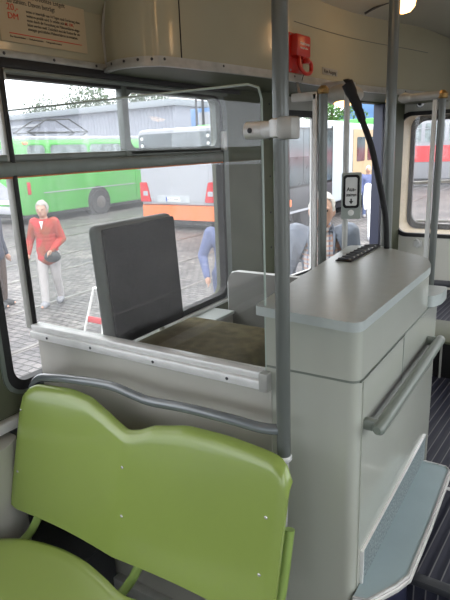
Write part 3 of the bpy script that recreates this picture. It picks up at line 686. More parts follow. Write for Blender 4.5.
bm = bmesh.new(); box(bm, (-.235, -.225, -.05), (.21, .225, .05), .045, 5)
for v in bm.verts:
    if v.co.z > 0: v.co.z += -.045*(1-min(1, (v.co.x/.22)**2))*(1-min(1, (v.co.y/.22)**2))
bmesh.ops.transform(bm, matrix=Matrix.Translation((-1.00, 1.425, .812)), verts=bm.verts[:]); part('seat_cushion', bm, 'brown', cc)
part('seat_pan', bx((-1.19, 1.20, .735), (-.78, 1.61, .755), .006), 'dark', cc)
part('pedestal', lathe(bmesh.new(), [(.13, .30), (.13, .315), (.035, .33), (.035, .735)], 20, Matrix.Translation((-.985, 1.405, 0))), 'dark', cc)
for y in (1.26, 1.50):
    bm = bmesh.new(); tube(bm, smoothpath([(-1.15, y, .745), (-1.235, y, .76), (-1.262, y, .83), (-1.258, y, .92)], 5), .010, 10); part('backrest_bracket', bm, 'alud', cc)

# ================================================================== GREEN BENCH
bn = thing('double_bench', 'apple green moulded double bench with screwed backrest in the foreground', 'bench', (-.95, .75, 0))
XL, XR = -1.425, -.482
TOPZ = [(-1.425, .772), (-1.36, .783), (-1.24, .787), (-1.159, .781), (-1.081, .760), (-1.02, .744), (-.978, .736), (-.945, .742), (-.895, .762), (-.794, .779), (-.657, .782), (-.56, .782), (-.482, .780)]
def topz(x):
    x = min(max(x, XL), XR)
    for (a, za), (b, zb_) in zip(TOPZ, TOPZ[1:]):
        if a <= x <= b: t = (x-a)/(b-a); t = t*t*(3-2*t)*.4+t*.6; return za+(zb_-za)*t
    return .78
ZB = .405
bm = bmesh.new(); NX, NZ = 64, 26; grids = []
def bpoint(i, j, off):
    tx_ = i/NX; x = XL+(XR-XL)*tx_; zt = topz(x); zb = ZB
    d = min(x-XL, XR-x); rc = .05
    if d < rc:
        k = rc-math.sqrt(max(0, rc*rc-(rc-d)**2)); zt -= k; zb += k*.6
    tz = j/NZ; z = zb+(zt-zb)*tz
    half = ((tx_/.48) if tx_ < .48 else (tx_-.48)/.52)
    y = .872+.105*(z-ZB)/.37 + .026*sin(pi*half)*(.45+.55*tz)
    e = max(0, (z-(zt-.020))/.020); y += .013*e**2                      # rolled top lip
    e2 = max(0, (.02-min(x-XL, XR-x))/.02); y += .010*e2**2
    return Vector((x, y+off, z))
F = [[bm.verts.new(bpoint(i, j, 0)) for j in range(NZ+1)] for i in range(NX+1)]
B = [[bm.verts.new(bpoint(i, j, .011)) for j in range(NZ+1)] for i in range(NX+1)]
for i in range(NX):
    for j in range(NZ):
        bm.faces.new((F[i][j], F[i+1][j], F[i+1][j+1], F[i][j+1])); bm.faces.new((B[i][j], B[i][j+1], B[i+1][j+1], B[i+1][j]))
    bm.faces.new((F[i][0], B[i][0], B[i+1][0], F[i+1][0])); bm.faces.new((F[i][NZ], F[i+1][NZ], B[i+1][NZ], B[i][NZ]))
for j in range(NZ):
    bm.faces.new((F[0][j], F[0][j+1], B[0][j+1], B[0][j])); bm.faces.new((F[NX][j], B[NX][j], B[NX][j+1], F[NX][j+1]))
brst = part('backrest', bm, 'seat', bn, angle=60)
for x, z in ((-1.405, .72), (-1.395, .53), (-.962, .66), (-.955, .525), (-.525, .665), (-.525, .535)):
    tx_ = (x-XL)/(XR-XL); i = int(round(tx_*NX)); q = bpoint(i, int((z-ZB)/(topz(x)-ZB)*NZ), -.001)
    s_ = link('screw', lathe(bmesh.new(), [(.0045, 0), (.0045, .001), (.003, .0025), (.001, .0025)], 10, Matrix.Translation(q) @ Matrix.Rotation(R(90), 4, 'X')), 'chrome'); rel(s_, bn)
# seat pans
def pan(x0, x1, y0, y1, zc):
    bm = bmesh.new(); ol = [tuple(p)[:2] for p in smoothpath([(x, y, 0) for x, y in [(-.50, .38), (-.45, .42), (-.44, .60), (-.455, .76), (-.50, .82), (-.58, .852), (-.70, .852), (-.80, .832), (-.88, .818), (-.97, .838), (-1.08, .856), (-1.20, .850), (-1.32, .815), (-1.41, .74), (-1.44, .60), (-1.44, .42), (-1.39, .38), (-.95, .385), (-.50, .38)]], 5)][:-1]; cx, cy = -.94, .62
    rings = []
    for s, dz in ((1.0, -.035), (1.006, -.016), (.985, -.002), (.94, .0), (.85, -.006), (.65, -.018), (.35, -.026), (.08, -.028)):
        rings.append([bm.verts.new((cx+(x-cx)*s, cy+(y-cy)*s, zc+dz)) for x, y in ol])
    for a, b in zip(rings, rings[1:]):
        for k in range(len(a)): bm.faces.new((a[k], a[(k+1) % len(a)], b[(k+1) % len(a)], b[k]))
    bm.faces.new(rings[0][::-1]); bm.faces.new(rings[-1]); return bm
part('seat_pan', pan(None, None, 0, 0, .372), 'seat', bn, angle=60)
for x, xo in ((-1.355, 0), (-.935, 0), (-.53, 0)):
    bm = bmesh.new(); tube(bm, smoothpath([(x+.04, .995, .60), (x+.04, .955, .47), (x+.036, .932, .42), (x+.02, .905, .36), (x, .88, .315), (x-.02, .82, .285), (x-.03, .74, .275), (x-.03, .45, .275)], 6), .0135, 14); part('support_tube', bm, 'seatt', bn)
for x in (-1.35, -.55):
    bm = bmesh.new(); tube(bm, [(x, .60, 0), (x, .60, .32)], .018, 12); part('leg', bm, 'seatt', bn)
bm = bmesh.new(); box(bm, (-1.40, .45, .305), (-.48, .66, .322), .004); part('seat_frame', bm, 'dark', bn)
# heater box below and behind the bench, kerb on the floor
hb = thing('heater_box', 'dark steel heater box low on the floor under the green bench', 'heater', (-1.36, .95, 0))
part('heater_casing', bx((-1.49, .62, 0), (-1.22, 1.11, .20), .006), 'dark', hb)
part('heater_lid', bx((-1.495, .61, .20), (-1.215, 1.115, .21), .003), 'dark', hb)
struct('trim_16', bx((-1.22, 1.09, 0), (-.40, 1.122, .05), .003), 'alud')
# bent handrail above the bench
gr_ = thing('bench_handrail', 'wavy dark grey tube rail between green bench back and partition', 'handrail', (-.95, 1.03, .8))
pts = smoothpath([(-1.478, 1.03, .64), (-1.47, 1.03, .68), (-1.435, 1.03, .745), (-1.395, 1.03, .788), (-1.34, 1.03, .803), (-1.24, 1.03, .818), (-1.08, 1.03, .832), (-.985, 1.03, .822), (-.925, 1.03, .817), (-.80, 1.03, .826), (-.66, 1.03, .828), (-.585, 1.035, .824), (-.545, 1.05, .822)], 6)
part('rail_tube', tube(bmesh.new(), pts, .0135, 16), 'rail', gr_)
part('rail_foot', bx((-1.500, 1.005, .63), (-1.46, 1.06, .655), .006), 'alud', gr_)

# ------------------------------------------------------------------ far right: low box, rail, seat side
fb = thing('low_dark_box', 'low dark cabinet with grey lid at the far end of the aisle', 'cabinet', (-.3, 3.5, .312))
part('cabinet_body', bx((-.75, 2.74, .312), (-.1, 3.05, .50), .006), 'black', fb)
part('cabinet_lid', bx((-.76, 2.72, .50), (-.09, 3.07, .515), .005), 'greeng', fb)
part('vertical_strip', bx((-.50, 2.73, .312), (-.49, 2.74, .50), .002), 'alud', fb)
fr_ = thing('low_rail', 'dark horizontal rail near the pale end wall behind the counter shelf', 'rail', (-.5, 4.2, .45))
part('rail_tube', tube(bmesh.new(), [(-.95, 4.2, .44), (.0, 4.2, .46)], .026, 12), 'dark', fr_)
part('rail_post', tube(bmesh.new(), [(-.1, 4.2, .312), (-.1, 4.2, .45)], .018, 10), 'dark', fr_)

# ================================================================== OUTSIDE
for x in (-5.6, -7.04, -8.9, -10.34, -12.6, -14.0):
    bm = bmesh.new(); box(bm, (x-.035, -6, GZ-.05), (x+.035, 60, GZ+.012)); box(bm, (x+.035, -6, GZ-.05), (x+.075, 60, GZ+.004))
    tag(link('tram_rail', bm, 'steel'), 'steel tram rail sunk in the cobbles outside, parallel to the tram', 'rail', 'tram rails in the cobbles')

def wheel(bm, x, y, z, r, w_):
    m_ = Matrix.Translation((x, y, z)) @ Matrix.Rotation(R(90), 4, 'Y')
    lathe(bm, [(r*.5, -w_), (r*.93, -w_), (r, -w_*.7), (r, w_*.7), (r*.93, w_), (r*.5, w_)], 24, m_); return bm
def hub(x, y, z, r, w_):
    return lathe(bmesh.new(), [(r*.52, -w_*.9), (r*.5, w_*.9), (r*.3, w_*1.1), (r*.1, w_*1.2)], 18, Matrix.Translation((x, y, z)) @ Matrix.Rotation(R(90), 4, 'Y'))
def busbody(x0, x1, y0, y1, z0, z1, rt=.25, rv=.18):
    """section rounded at the roof, swept along y"""
    sec = rrect(x0, z0, x1, z1, (.04, .04, rt, rt), 6); bm = bmesh.new(); n_ = len(sec); rings = []
    for y, s in ((y0, .95), (y0+.06, .985), (y0+rv, 1), (y1-rv, 1), (y1-.06, .985), (y1, .95)):
        cx = (x0+x1)/2; cz = (z0+z1)/2
        rings.append([bm.verts.new((cx+(x-cx)*s, y, cz+(z-cz)*s)) for x, z in sec])
    for a, b in zip(rings, rings[1:]):
        for k in range(n_): bm.faces.new((a[k], a[(k+1) % n_], b[(k+1) % n_], b[k]))
    bm.faces.new(rings[0][::-1]); bm.faces.new(rings[-1]); return bm
XS = lambda x: (lambda u, v, d: (x+d, u, v))
# green bus
gb = thing('green_bus', 'bright green and white bus parked side-on beyond the rails', 'bus', (-17.2, 18, GZ))
bx_ = -16.0
part('bus_body', busbody(-18.45, bx_, 12.1, 23.6, -.50, 2.06, .35), 'bgreen', gb)
part('roof_panel', busbody(-18.3, bx_-.2, 12.5, 23.3, 1.98, 2.16, .08), 'bwhite', gb)
part('bus_skirt', bx((-18.4, 12.2, -.62), (bx_-.03, 23.5, -.48), .02), 'dark', gb)
for k, (a, b) in enumerate(((12.6, 13.35), (13.6, 15.35), (15.5, 17.2), (17.35, 17.9), (19.7, 21.2), (21.4, 23.1))):
    f_ = part('bus_window', sheet(bmesh.new(), rrect(a, 1.16, b, 1.84, .14), [], 0, .012, XS(bx_)), 'bglassl', gb)
    part('window_surround', sheet(bmesh.new(), rrect(a-.05, 1.11, b+.05, 1.89, .16), [rrect(a, 1.16, b, 1.84, .14)], 0, .018, XS(bx_)), 'bgreen', gb)
for a in (17.98, 18.62):
    part('bus_door', sheet(bmesh.new(), rrect(a, -.42, a+.6, 1.72, .04), [rrect(a+.07, .75, a+.53, 1.62, .1)], 0, .02, XS(bx_)), 'bgreen', gb)
    part('door_window', sheet(bmesh.new(), rrect(a+.07, .75, a+.53, 1.62, .1), [], 0, .01, XS(bx_)), 'bglassl', gb)
part('white_panel', sheet(bmesh.new(), [(19.2, .55), (19.7, 1.05), (23.2, 1.05), (23.2, -.4), (20.5, -.4)], [], 0, .012, XS(bx_)), 'bwhite', gb)
part('side_moulding', bx((bx_-.01, 13.1, .20), (bx_+.02, 17.9, .235)), 'bwhite', gb)
for y in (15.75, 21.4):
    part('wheel_arch', lathe(bmesh.new(), [(.60, -.3), (.60, .012), (.5, .013)], 24, Matrix.Translation((bx_, y, -.33)) @ Matrix.Rotation(R(90), 4, 'Y')), 'tyre', gb)
    part('wheel', wheel(bmesh.new(), bx_+.0, y, -.35, .48, .1), 'tyre', gb); part('wheel_hub', hub(bx_+.01, y, -.35, .48, .1), 'steel', gb)
part('side_tail_lamp', bx((bx_-.02, 12.42, .20), (bx_+.02, 12.56, .62), .01), 'blamp', gb)
part('roof_edge_lamp', bx((bx_-.2, 12.5, 1.86), (bx_+.02, 12.66, 1.95), .01), 'borange', gb)
EY = lambda y: (lambda u, v, d: (u, y-d, v))
part('rear_window', sheet(bmesh.new(), rrect(-18.2, 1.0, -16.25, 1.75, .12), [], 0, .02, EY(12.1)), 'bglassl', gb)
part('rear_panel', sheet(bmesh.new(), [(-18.3, -.1), (-16.2, -.1), (-16.25, .25), (-17.2, .75), (-18.3, .8)], [], 0, .02, EY(12.1)), 'bwhite', gb)
part('rear_bumper', bx((-18.4, 11.98, -.45), (-16.05, 12.15, -.18), .04), 'bwhite', gb)
part('rear_plate', bx((-17.0, 11.96, -.1), (-16.4, 11.99, .05)), 'plate', gb)

# tram behind the green bus (only its pantograph and roof show)
pt = thing('pantograph_tram', 'pale tram hidden behind the green bus with a diamond pantograph above', 'tram', (-22, 19, GZ))
part('tram_body', busbody(-23.6, -21.3, 12.5, 27, -.4, 2.3, .3), 'bwhite', pt)
panto = bmesh.new()
for dx in (-.5, .5):
    for a, b in (((-22.4+dx, 17.4, 2.55), (-22.4+dx, 18.6, 3.15)), ((-22.4+dx, 21.2, 2.6), (-22.4+dx, 20.0, 3.2)), ((-22.4+dx, 18.6, 3.15), (-22.4+dx, 20, 3.2)), ((-22.4+dx, 18.0, 2.35), (-22.4+dx, 17.4, 2.6)), ((-22.4+dx, 20.6, 2.35), (-22.4+dx, 21.2, 2.6)), ((-22.4+dx, 17.4, 2.55), (-22.4+dx, 21.2, 2.6))):
        tube(panto, [a, b], .035, 6)
part('pantograph', panto, 'dark', pt)

# white bus with orange skirt, seen from behind
wb = thing('white_bus', 'white bus with orange skirt and red tail lamps seen from behind', 'bus', (-10, 18, GZ))
yb = 13.1; xa, xb = -11.50, -8.62
part('bus_body', busbody(xa, xb, yb, 24.5, -.12, 2.12, .22), 'bwhite', wb)
part('orange_skirt', busbody(xa, xb, yb-.02, 24.5, -.54, -.10, .03), 'borange', wb)
part('bus_underside', bx((xa+.15, yb+.15, -.74), (xb-.15, 24.3, -.53), .02), 'tyre', wb)
part('rear_window', sheet(bmesh.new(), rrect(xa+.10, 1.18, xb-.10, 1.98, .12), [], 0, .02, EY(yb)), 'bglass', wb)
part('engine_cover', sheet(bmesh.new(), rrect(xa+.30, .02, xb-.30, 1.12, .08), [], 0, .015, EY(yb)), 'bwhite', wb)
part('plate_recess', sheet(bmesh.new(), rrect(-10.82, -.02, -9.60, .20, .04), [], 0, .025, EY(yb)), 'bsilver', wb)
for a in (0, 1):
    x0 = xa+.04 if a == 0 else xb-.44
    part('tail_lamp', sheet(bmesh.new(), roundpoly([(x0, .0), (x0+.40, .0), (x0+.40-.14*(a == 0), .58), (x0+.14*(a == 1), .58)], .05), [], 0, .05, EY(yb)), 'blamp', wb)
    part('lamp_lens', sheet(bmesh.new(), rrect(x0+.12, .18, x0+.30, .32, .03), [], 0, .058, EY(yb)), 'bwhite', wb)
    for z in (1.45, 1.65, 1.85): part('marker_lamp', lathe(bmesh.new(), [(.05, 0), (.05, .02), (.02, .03)], 12, Matrix.Translation((xa+.24 if a == 0 else xb-.24, yb-.02, z)) @ Matrix.Rotation(R(90), 4, 'X')), 'white', wb)
npl = part('number_plate', bx((-10.47, yb-.045, .02), (-9.95, yb-.025, .15)), 'plate', wb)
part('plate_band', bx((-10.47, yb-.048, .02), (-10.43, yb-.045, .15)), 'eublue', wb)
rel(text('plate_lettering', 'H DT 424', .105, (-10.41, yb-.046, .048), (1, 0, 0), (0, 0, 1), 'ink', None, sx=.92), wb)
part('maker_badge', bx((-11.1, yb-.03, .12), (-10.92, yb-.018, .15)), 'bsilver', wb)
part('roof_hatch', bx((-10.6, 15, 2.1), (-9.6, 16.2, 2.24), .05), 'bgreen', wb)
for y in (16.0, 22.0): part('wheel', wheel(bmesh.new(), xb-.12, y, -.35, .48, .14), 'tyre', wb)
part('side_window', sheet(bmesh.new(), rrect(13.6, .75, 23.8, 1.75, .1), [], 0, .012, XS(xb)), 'bglass', wb)
for y in (15.2, 17.2, 19.2, 21.2): part('window_pillar', bx((xb, y, .75), (xb+.02, y+.08, 1.75)), 'bwhite', wb)

# articulated bus seen through the doorway
ab = thing('articulated_bus', 'silver articulated bus with grey bellows seen through the doorway', 'bus', (-7.5, 16, GZ))
xs = -6.5; xw_ = -8.56; zb_ = -.28; zt_ = 2.20
part('front_section', busbody(xw_, xs, 13.15, 16.35, zb_, zt_, .15), 'bsilver', ab)
for a, b in ((13.3, 14.15), (14.2, 15.2), (15.25, 16.25)):
    part('bus_window', sheet(bmesh.new(), rrect(a, .45, b, 1.90, .05), [], 0, .022, XS(xs)), 'bglass', ab)
part('window_band', bx((xs-.02, 13.25, .38), (xs+.012, 16.3, 1.96), .004), 'black', ab)
part('lower_panel', bx((xs-.02, 13.25, zb_), (xs+.02, 16.3, .38), .005), 'dark', ab)
part('skirt_line', bx((xs+.0, 13.3, zb_), (xs+.035, 16.3, zb_+.06), .005), 'bwhite', ab)
part('side_lamp', bx((xs, 13.2, -.08), (xs+.06, 13.36, .10), .01), 'borange', ab)
bm = bmesh.new(); k_ = 22; rings = []
sec = rrect(xw_+.05, zb_, xs+.02, zt_, (.05, .05, .2, .2), 5)
for i in range(k_*2+1):
    y = 16.4+i*(18.0-16.4)/(k_*2); s = 1.0 if i % 2 else .965; cx = (xw_+xs)/2
    rings.append([bm.verts.new((cx+(x-cx)*s, y, .9+(z-.9)*s)) for x, z in sec])
for a, b in zip(rings, rings[1:]):
    for k in range(len(a)): bm.faces.new((a[k], a[(k+1) % len(a)], b[(k+1) % len(a)], b[k]))
part('bellows', bm, 'bellow', ab, angle=20)
part('rear_section', busbody(xw_, xs, 18.05, 25.6, zb_, zt_-.05, .15), 'bsilver', ab)
part('side_band', sheet(bmesh.new(), [(18.15, .3), (25.4, .3), (25.4, 1.95), (18.15, 1.95)], [], 0, .01, XS(xs)), 'btan', ab)
for a, b in ((18.5, 19.3), (19.6, 20.9), (21.2, 22.6), (22.9, 24.2)):
    part('bus_window', sheet(bmesh.new(), rrect(a, .9, b, 1.7, .06), [], 0, .02, XS(xs)), 'bglass', ab)
part('green_roof_box', bx((xs-1.5, 20.8, 2.1), (xs-.2, 25, 2.38), .04), 'bgreen', ab)
part('underbody', bx((xw_+.2, 13.3, GZ+.25), (xs-.3, 25.2, zb_+.02), .02), 'tyre', ab)
for y in (14.6, 21.2): part('wheel', wheel(bmesh.new(), xs-.18, y, -.35, .48, .12), 'tyre', ab)

# red and white tram through the far window
rt = thing('red_white_tram', 'white tram with a broad red band seen through the far window', 'tram', (0, 31, GZ))
part('tram_body', busbody(-8.4, 9, 30, 32.4, -.45, 3.0, .3), 'bwhite', rt)
part('red_band', bx((-8.3, 29.97, .45), (8.9, 30.03, 1.25)), 'bred', rt)
for k in range(14):
    a = -8.1+k*1.15; f_ = part('tram_window', sheet(bmesh.new(), rrect(a, 1.45, a+.95, 2.35, .06), [], 0, .03, EY(30)), 'bglassl', rt)
    part('transom_bar', bx((a, 29.93, 2.08), (a+.95, 29.97, 2.12)), 'bwhite', rt)
part('tram_skirt', bx((-8.2, 29.98, -.7), (8.8, 30.02, -.44)), 'dark', rt)

# shed behind
sh = thing('long_shed', 'long pale corrugated shed behind the green bus', 'shed', (-45, 52, GZ))
bm = bmesh.new(); x = -95.0; pts = []
while x < -38: pts += [(x, 50), (x+.25, 49.85), (x+.5, 50)]; x += .5
poly = pts+[(-38, 62), (-95, 62)]; q = []
for p_ in poly:
    if not q or (Vector(p_)-Vector(q[-1])).length > .01: q.append(p_)
prism(bm, q, GZ, 6.2); part('shed_wall', bm, 'shed', sh, smooth=False)
part('shed_roof', bx((-96, 49.3, 6.2), (-37.6, 62.5, 6.9), .05), 'roof', sh)
part('shed_frieze', bx((-95, 49.6, 5.2), (-60, 49.85, 5.5)), 'bwhite', sh)
sh2 = thing('low_shed', 'lower white shed between the long shed and the blue billboard', 'shed', (-33, 60, GZ))
part('shed_wall', bx((-37, 58, GZ), (-31.5, 66, 4.6)), 'bsilver', sh2); part('shed_roof', bx((-37.3, 57.7, 4.6), (-31.2, 66.3, 5.1), .05), 'roof', sh2)
bb = thing('blue_billboard', 'blue and white board standing beyond the white bus', 'billboard', (-33.5, 49, GZ))
part('board', bx((-35.2, 48.9, 3.6), (-32.4, 49.1, 5.6), .03), mat('billboard_blue', (.12, .25, .50), .5), bb)
part('board_panel', bx((-34.2, 48.86, 3.9), (-32.8, 48.9, 5.2)), 'bwhite', bb)
for x in (-34.9, -32.7): part('post', bx((x-.08, 48.95, GZ), (x+.08, 49.1, 3.6)), 'dark', bb)
for i, (x, y, h) in enumerate(((-27.5, 40, 8.2), (-25.2, 41, 9.0), (-31, 44, 8.6))):
    o = thing('catenary_mast', ['grey mast standing left of the second mast behind the white bus', 'grey mast nearest the window pillar behind the white bus', 'slim grey mast beside the blue board'][i], 'mast', (x, y, GZ))
    link('mast', tube(bmesh.new(), [(0, 0, 0), (0, 0, h)], [.16, .10], 10), 'dark', o)
    link('cross_arm', tube(bmesh.new(), [(0, 0, h-.8), (1.6, 0, h-.6)], .05, 8), 'dark', o)

def tree(x, y, h, r, label, m='leaf', trunk=.25, z0=None):
    t = thing('tree', label, 'tree', (x, y, GZ))
    link('trunk', tube(bmesh.new(), smoothpath([(0, 0, 0), (.1, 0, h*.3), (-.05, .1, h*.6), (0, 0, h*.85)], 4), [trunk*(1-.06*i) for i in range(13)], 9), 'bark', t)
    bm = bmesh.new(); rnd = random.Random(int(x*7+y))
    for k in range(3200):
        a = rnd.uniform(0, 2*pi); c = rnd.uniform(-1, 1); q = rnd.random()**.4; sc = 1+.28*sin(3*a)*cos(4*c)
        p_ = Vector((r*q*sc*math.sqrt(1-c*c)*cos(a), r*q*sc*math.sqrt(1-c*c)*sin(a), h*.68+h*.36*q*sc*c))
        s = r*rnd.uniform(.03, .065); n_ = Vector((rnd.gauss(0, 1), rnd.gauss(0, 1), rnd.gauss(0, 1))).normalized(); u = n_.orthogonal().normalized(); v_ = n_.cross(u)
        bm.faces.new([bm.verts.new(p_+u*s), bm.verts.new(p_+v_*s*.6), bm.verts.new(p_-u*s), bm.verts.new(p_-v_*s*.6)])
    link('foliage', bm, m, t, smooth=False); return t
tree(-72, 71, 13.2, 5.0, 'broad pale green tree rising behind the long shed on the left', 'leafd')
tree(-84, 71, 12.2, 4.0, 'small tree at the left end behind the long shed', 'leafd')
tree(-60, 71, 12.6, 5, 'tree behind the long shed nearest the window mullion', 'leafd')
tree(-15.2, 38, 6.0, 2.0, 'green tree above the bellows of the articulated bus', 'leaf')
tree(-20.5, 41, 6.4, 2.2, 'green tree left of the doorway pole above the silver bus', 'leaf')
tree(-3.0, 40, 7.5, 3.2, 'green tree behind the red and white tram', 'leaf')
# blue wooded hill
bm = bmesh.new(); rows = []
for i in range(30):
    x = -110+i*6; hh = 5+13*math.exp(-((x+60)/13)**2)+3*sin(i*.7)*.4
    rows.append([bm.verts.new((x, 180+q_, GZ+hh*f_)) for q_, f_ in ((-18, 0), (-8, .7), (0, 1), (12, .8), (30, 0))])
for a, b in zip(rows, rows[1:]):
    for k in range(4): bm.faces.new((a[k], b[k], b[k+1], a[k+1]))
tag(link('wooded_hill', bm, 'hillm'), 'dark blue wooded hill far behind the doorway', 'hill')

# A-frame trestle
af = thing('trestle_sign', 'white and red folding trestle standing on the cobbles by the window', 'trestle', (-5.17, 4.94, GZ))
bm = bmesh.new()
for sx_ in (-1, 1):
    for sy_ in (-1, 1): tube(bm, [(sx_*.17+.0, sy_*.20, 0), (sx_*.09, sy_*.02, .60)], .016, 8)
link('leg_frame', bm, 'white', af)
link('top_bar', bx((-.11, -.03, .585), (.11, .03, .615), .008), 'white', af)
link('red_board', bx((-.145, -.14, .16), (.145, -.115, .24), .004), 'bred', af)

# ================================================================== PEOPLE
def person(name, label, loc, rz, h=1.7, pose=None, top='jack', legs='trg', shoes='shoe', hair='hair', hairlen=0, vox=.012, female=False, extra=None, group=None, shirt=None, hip=1.0, simple=False, topr=1.0, hem=.50, hs=1.0):
    """figure faces -Y in its own space; joints in units of height"""
    t = thing(name, label, 'person', loc, rz, group)
    g_ = h*hs
    J = dict(pelvis=(0, 0, .53), waist=(0, 0, .61), chest=(0, .0, .72), neckb=(0, .005, .825), neck=(0, 0, .86), head=(0, -.01, .90))
    sh = .090 if female else .105
    for s, n_ in ((1, 'l'), (-1, 'r')):
        J['sh'+n_] = (s*sh, .005, .805); J['el'+n_] = (s*(sh+.03), .012, .63); J['wr'+n_] = (s*(sh+.035), -.03, .485)
        J['hp'+n_] = (s*.052, 0, .50); J['kn'+n_] = (s*.055, -.008, .275); J['an'+n_] = (s*.055, .01, .045); J['to'+n_] = (s*.066, -.085, .018)
    if pose: J.update(pose)
    P = {k: Vector(v)*h for k, v in J.items()}
    rad = dict(pelvis=(.078*hip, .062), waist=(.066*hip, .055), chest=(.078, .058), neckb=(.045, .04), neck=(.034, .034), head=(.036, .036))
    for n_ in 'lr':
        rad['sh'+n_] = (.034, .034); rad['el'+n_] = (.025, .025); rad['wr'+n_] = (.016, .018)
        rad['hp'+n_] = (.052*hip, .052); rad['kn'+n_] = (.034, .034); rad['an'+n_] = (.023, .025); rad['to'+n_] = (.015, .018)
    E_ = [('pelvis', 'waist'), ('waist', 'chest'), ('chest', 'neckb'), ('neckb', 'neck'), ('neck', 'head')]
    for n_ in 'lr': E_ += [('chest', 'sh'+n_), ('sh'+n_, 'el'+n_), ('el'+n_, 'wr'+n_), ('pelvis', 'hp'+n_), ('hp'+n_, 'kn'+n_), ('kn'+n_, 'an'+n_), ('an'+n_, 'to'+n_)]
    def skin(keys, edges, rr, root, sub=2):
        """overlapping rounded slices along each bone; fuse() melts them into one surface"""
        b_ = bmesh.new()
        for a, c in edges:
            if a not in keys or c not in keys: continue
            n_ = max(3, int((P[a]-P[c]).length/(.40*min(rr[a]+rr[c])*h)))
            for k in range(n_+1):
                q = k/n_; p_ = P[a].lerp(P[c], q); rx = (rr[a][0]*(1-q)+rr[c][0]*q)*h; ry = (rr[a][1]*(1-q)+rr[c][1]*q)*h
                ellip(b_, p_, (rx, ry, min(rx, ry)*.95), 2)
        m2 = bpy.data.meshes.new('sk'); b_.to_mesh(m2); b_.free(); return m2
    hc = P['head']+Vector((0, -.005*h, .028*h))
    def fuse(mesh, extra_bm, vs_):
        bm = bmesh.new(); bm.from_mesh(mesh)
        if extra_bm:
            tmp = bpy.data.meshes.new('t'); extra_bm.to_mesh(tmp); extra_bm.free(); bm.from_mesh(tmp)
        me = bpy.data.meshes.new('f'); bm.to_mesh(me); bm.free()
        o = bpy.data.objects.new('f', me); COL.objects.link(o); r_ = o.modifiers.new('r', 'REMESH'); r_.mode = 'VOXEL'; r_.voxel_size = vs_; r_.use_smooth_shade = True
        sm = o.modifiers.new('sm', 'SMOOTH'); sm.factor = .4; sm.iterations = 2
        bpy.context.view_layer.update(); m2 = bpy.data.meshes.new_from_object(o.evaluated_get(bpy.context.evaluated_depsgraph_get())); bpy.data.objects.remove(o); return m2
    def addm(nm, me, m):
        me.materials.clear(); me.materials.append(M[m]); me.name = nm
        for p_ in me.polygons: p_.use_smooth = True
        o = bpy.data.objects.new(nm, me); COL.objects.link(o); o.parent = t; return o
    ex = bmesh.new()
    ellip(ex, hc, (.046*g_, .057*g_, .068*g_), 3); ellip(ex, hc+Vector((0, -.018*g_, -.035*g_)), (.034*g_, .038*g_, .034*g_), 2)
    ellip(ex, hc+Vector((0, -.060*g_, -.010*g_)), (.009*g_, .014*g_, .016*g_), 2)
    for s in (-1, 1): ellip(ex, hc+Vector((s*.047*g_, .005*g_, -.006*g_)), (.007*g_, .013*g_, .02*g_), 2)
    ellip(ex, hc+Vector((0, -.052*g_, .012*g_)), (.032*g_, .010*g_, .006*g_), 2)
    if not simple:
        for n_, s in (('l', 1), ('r', -1)):
            d = (P['wr'+n_]-P['el'+n_]).normalized(); side = d.cross(Vector((1, 0, 0)))
            side = (Vector((0, -1, 0))-d*d.dot(Vector((0, -1, 0)))).normalized(); wv = P['wr'+n_]; cl_ = d.cross(side)*(-s)
            tube(ex, [wv-d*.01*h, wv+d*.03*h, wv+d*.055*h], [.014*h, .022*h, .020*h], 8)
            for f_, (ln, off) in enumerate(((.036, .016), (.042, .006), (.040, -.005), (.032, -.015))):
                b_ = wv+d*.05*h+side*off*h; tube(ex, [b_, b_+d*ln*.5*h+cl_*.002*h, b_+d*ln*.9*h+cl_*.014*h], [.0058*h, .0052*h, .0042*h], 6)
            b_ = wv+d*.015*h+side*.016*h; tube(ex, [b_, b_+(side*.7+d).normalized()*.022*h, b_+(side*.4+d).normalized()*.042*h], [.0068*h, .006*h, .0048*h], 6)
    body = fuse(skin(list(J), E_, rad, 'pelvis'), ex, vox)
    addm('body', body, 'skin')
    # trousers
    ks = ['waist', 'pelvis']+[a+n_ for n_ in 'lr' for a in ('hp', 'kn', 'an')]; r2 = {k: (rad[k][0]+.011, rad[k][1]+.012) for k in ks}
    for n_ in 'lr': r2['kn'+n_] = (.045, .045); r2['an'+n_] = (.036, .037)
    addm('trousers', fuse(skin(ks, E_, r2, 'pelvis'), None, vox), legs)
    for n_ in 'lr':
        b_ = bmesh.new(); d = (P['to'+n_]-P['an'+n_]); d.z = 0; d.normalize(); a_ = P['an'+n_].copy(); g = min(P['an'+n_].z, P['to'+n_].z+.02*h)-.0
        zb = P['to'+n_].z+.004*h
        tube(b_, [a_-d*.028*h+Vector((0, 0, zb-a_.z)), a_+Vector((0, 0, zb-a_.z+.008*h)), a_+d*.055*h+Vector((0, 0, zb-a_.z)), a_+d*.098*h+Vector((0, 0, zb-a_.z-.004*h))], [.030*h, .035*h, .034*h, .022*h], 12); addm('shoe', (lambda m_: (b_.to_mesh(m_), b_.free(), m_)[2])(bpy.data.meshes.new('s')), shoes)
    # top
    P['hemc'] = P['pelvis']*((hem-.5)/.03*0+1)+Vector((0, 0, (hem-.53)*h))
    ks = ['hemc', 'waist', 'chest', 'neckb']+[a+n_ for n_ in 'lr' for a in ('sh', 'el', 'wr')]
    r3 = {k: ((rad[k][0]+.016)*topr, (rad[k][1]+.016)*topr) for k in ks if k in rad}; r3['hemc'] = ((rad['pelvis'][0]+.022)*topr, (rad['pelvis'][1]+.02)*topr); r3['neckb'] = (.046, .042)
    for n_ in 'lr': r3['el'+n_] = (.038, .038); r3['wr'+n_] = (.026, .026)
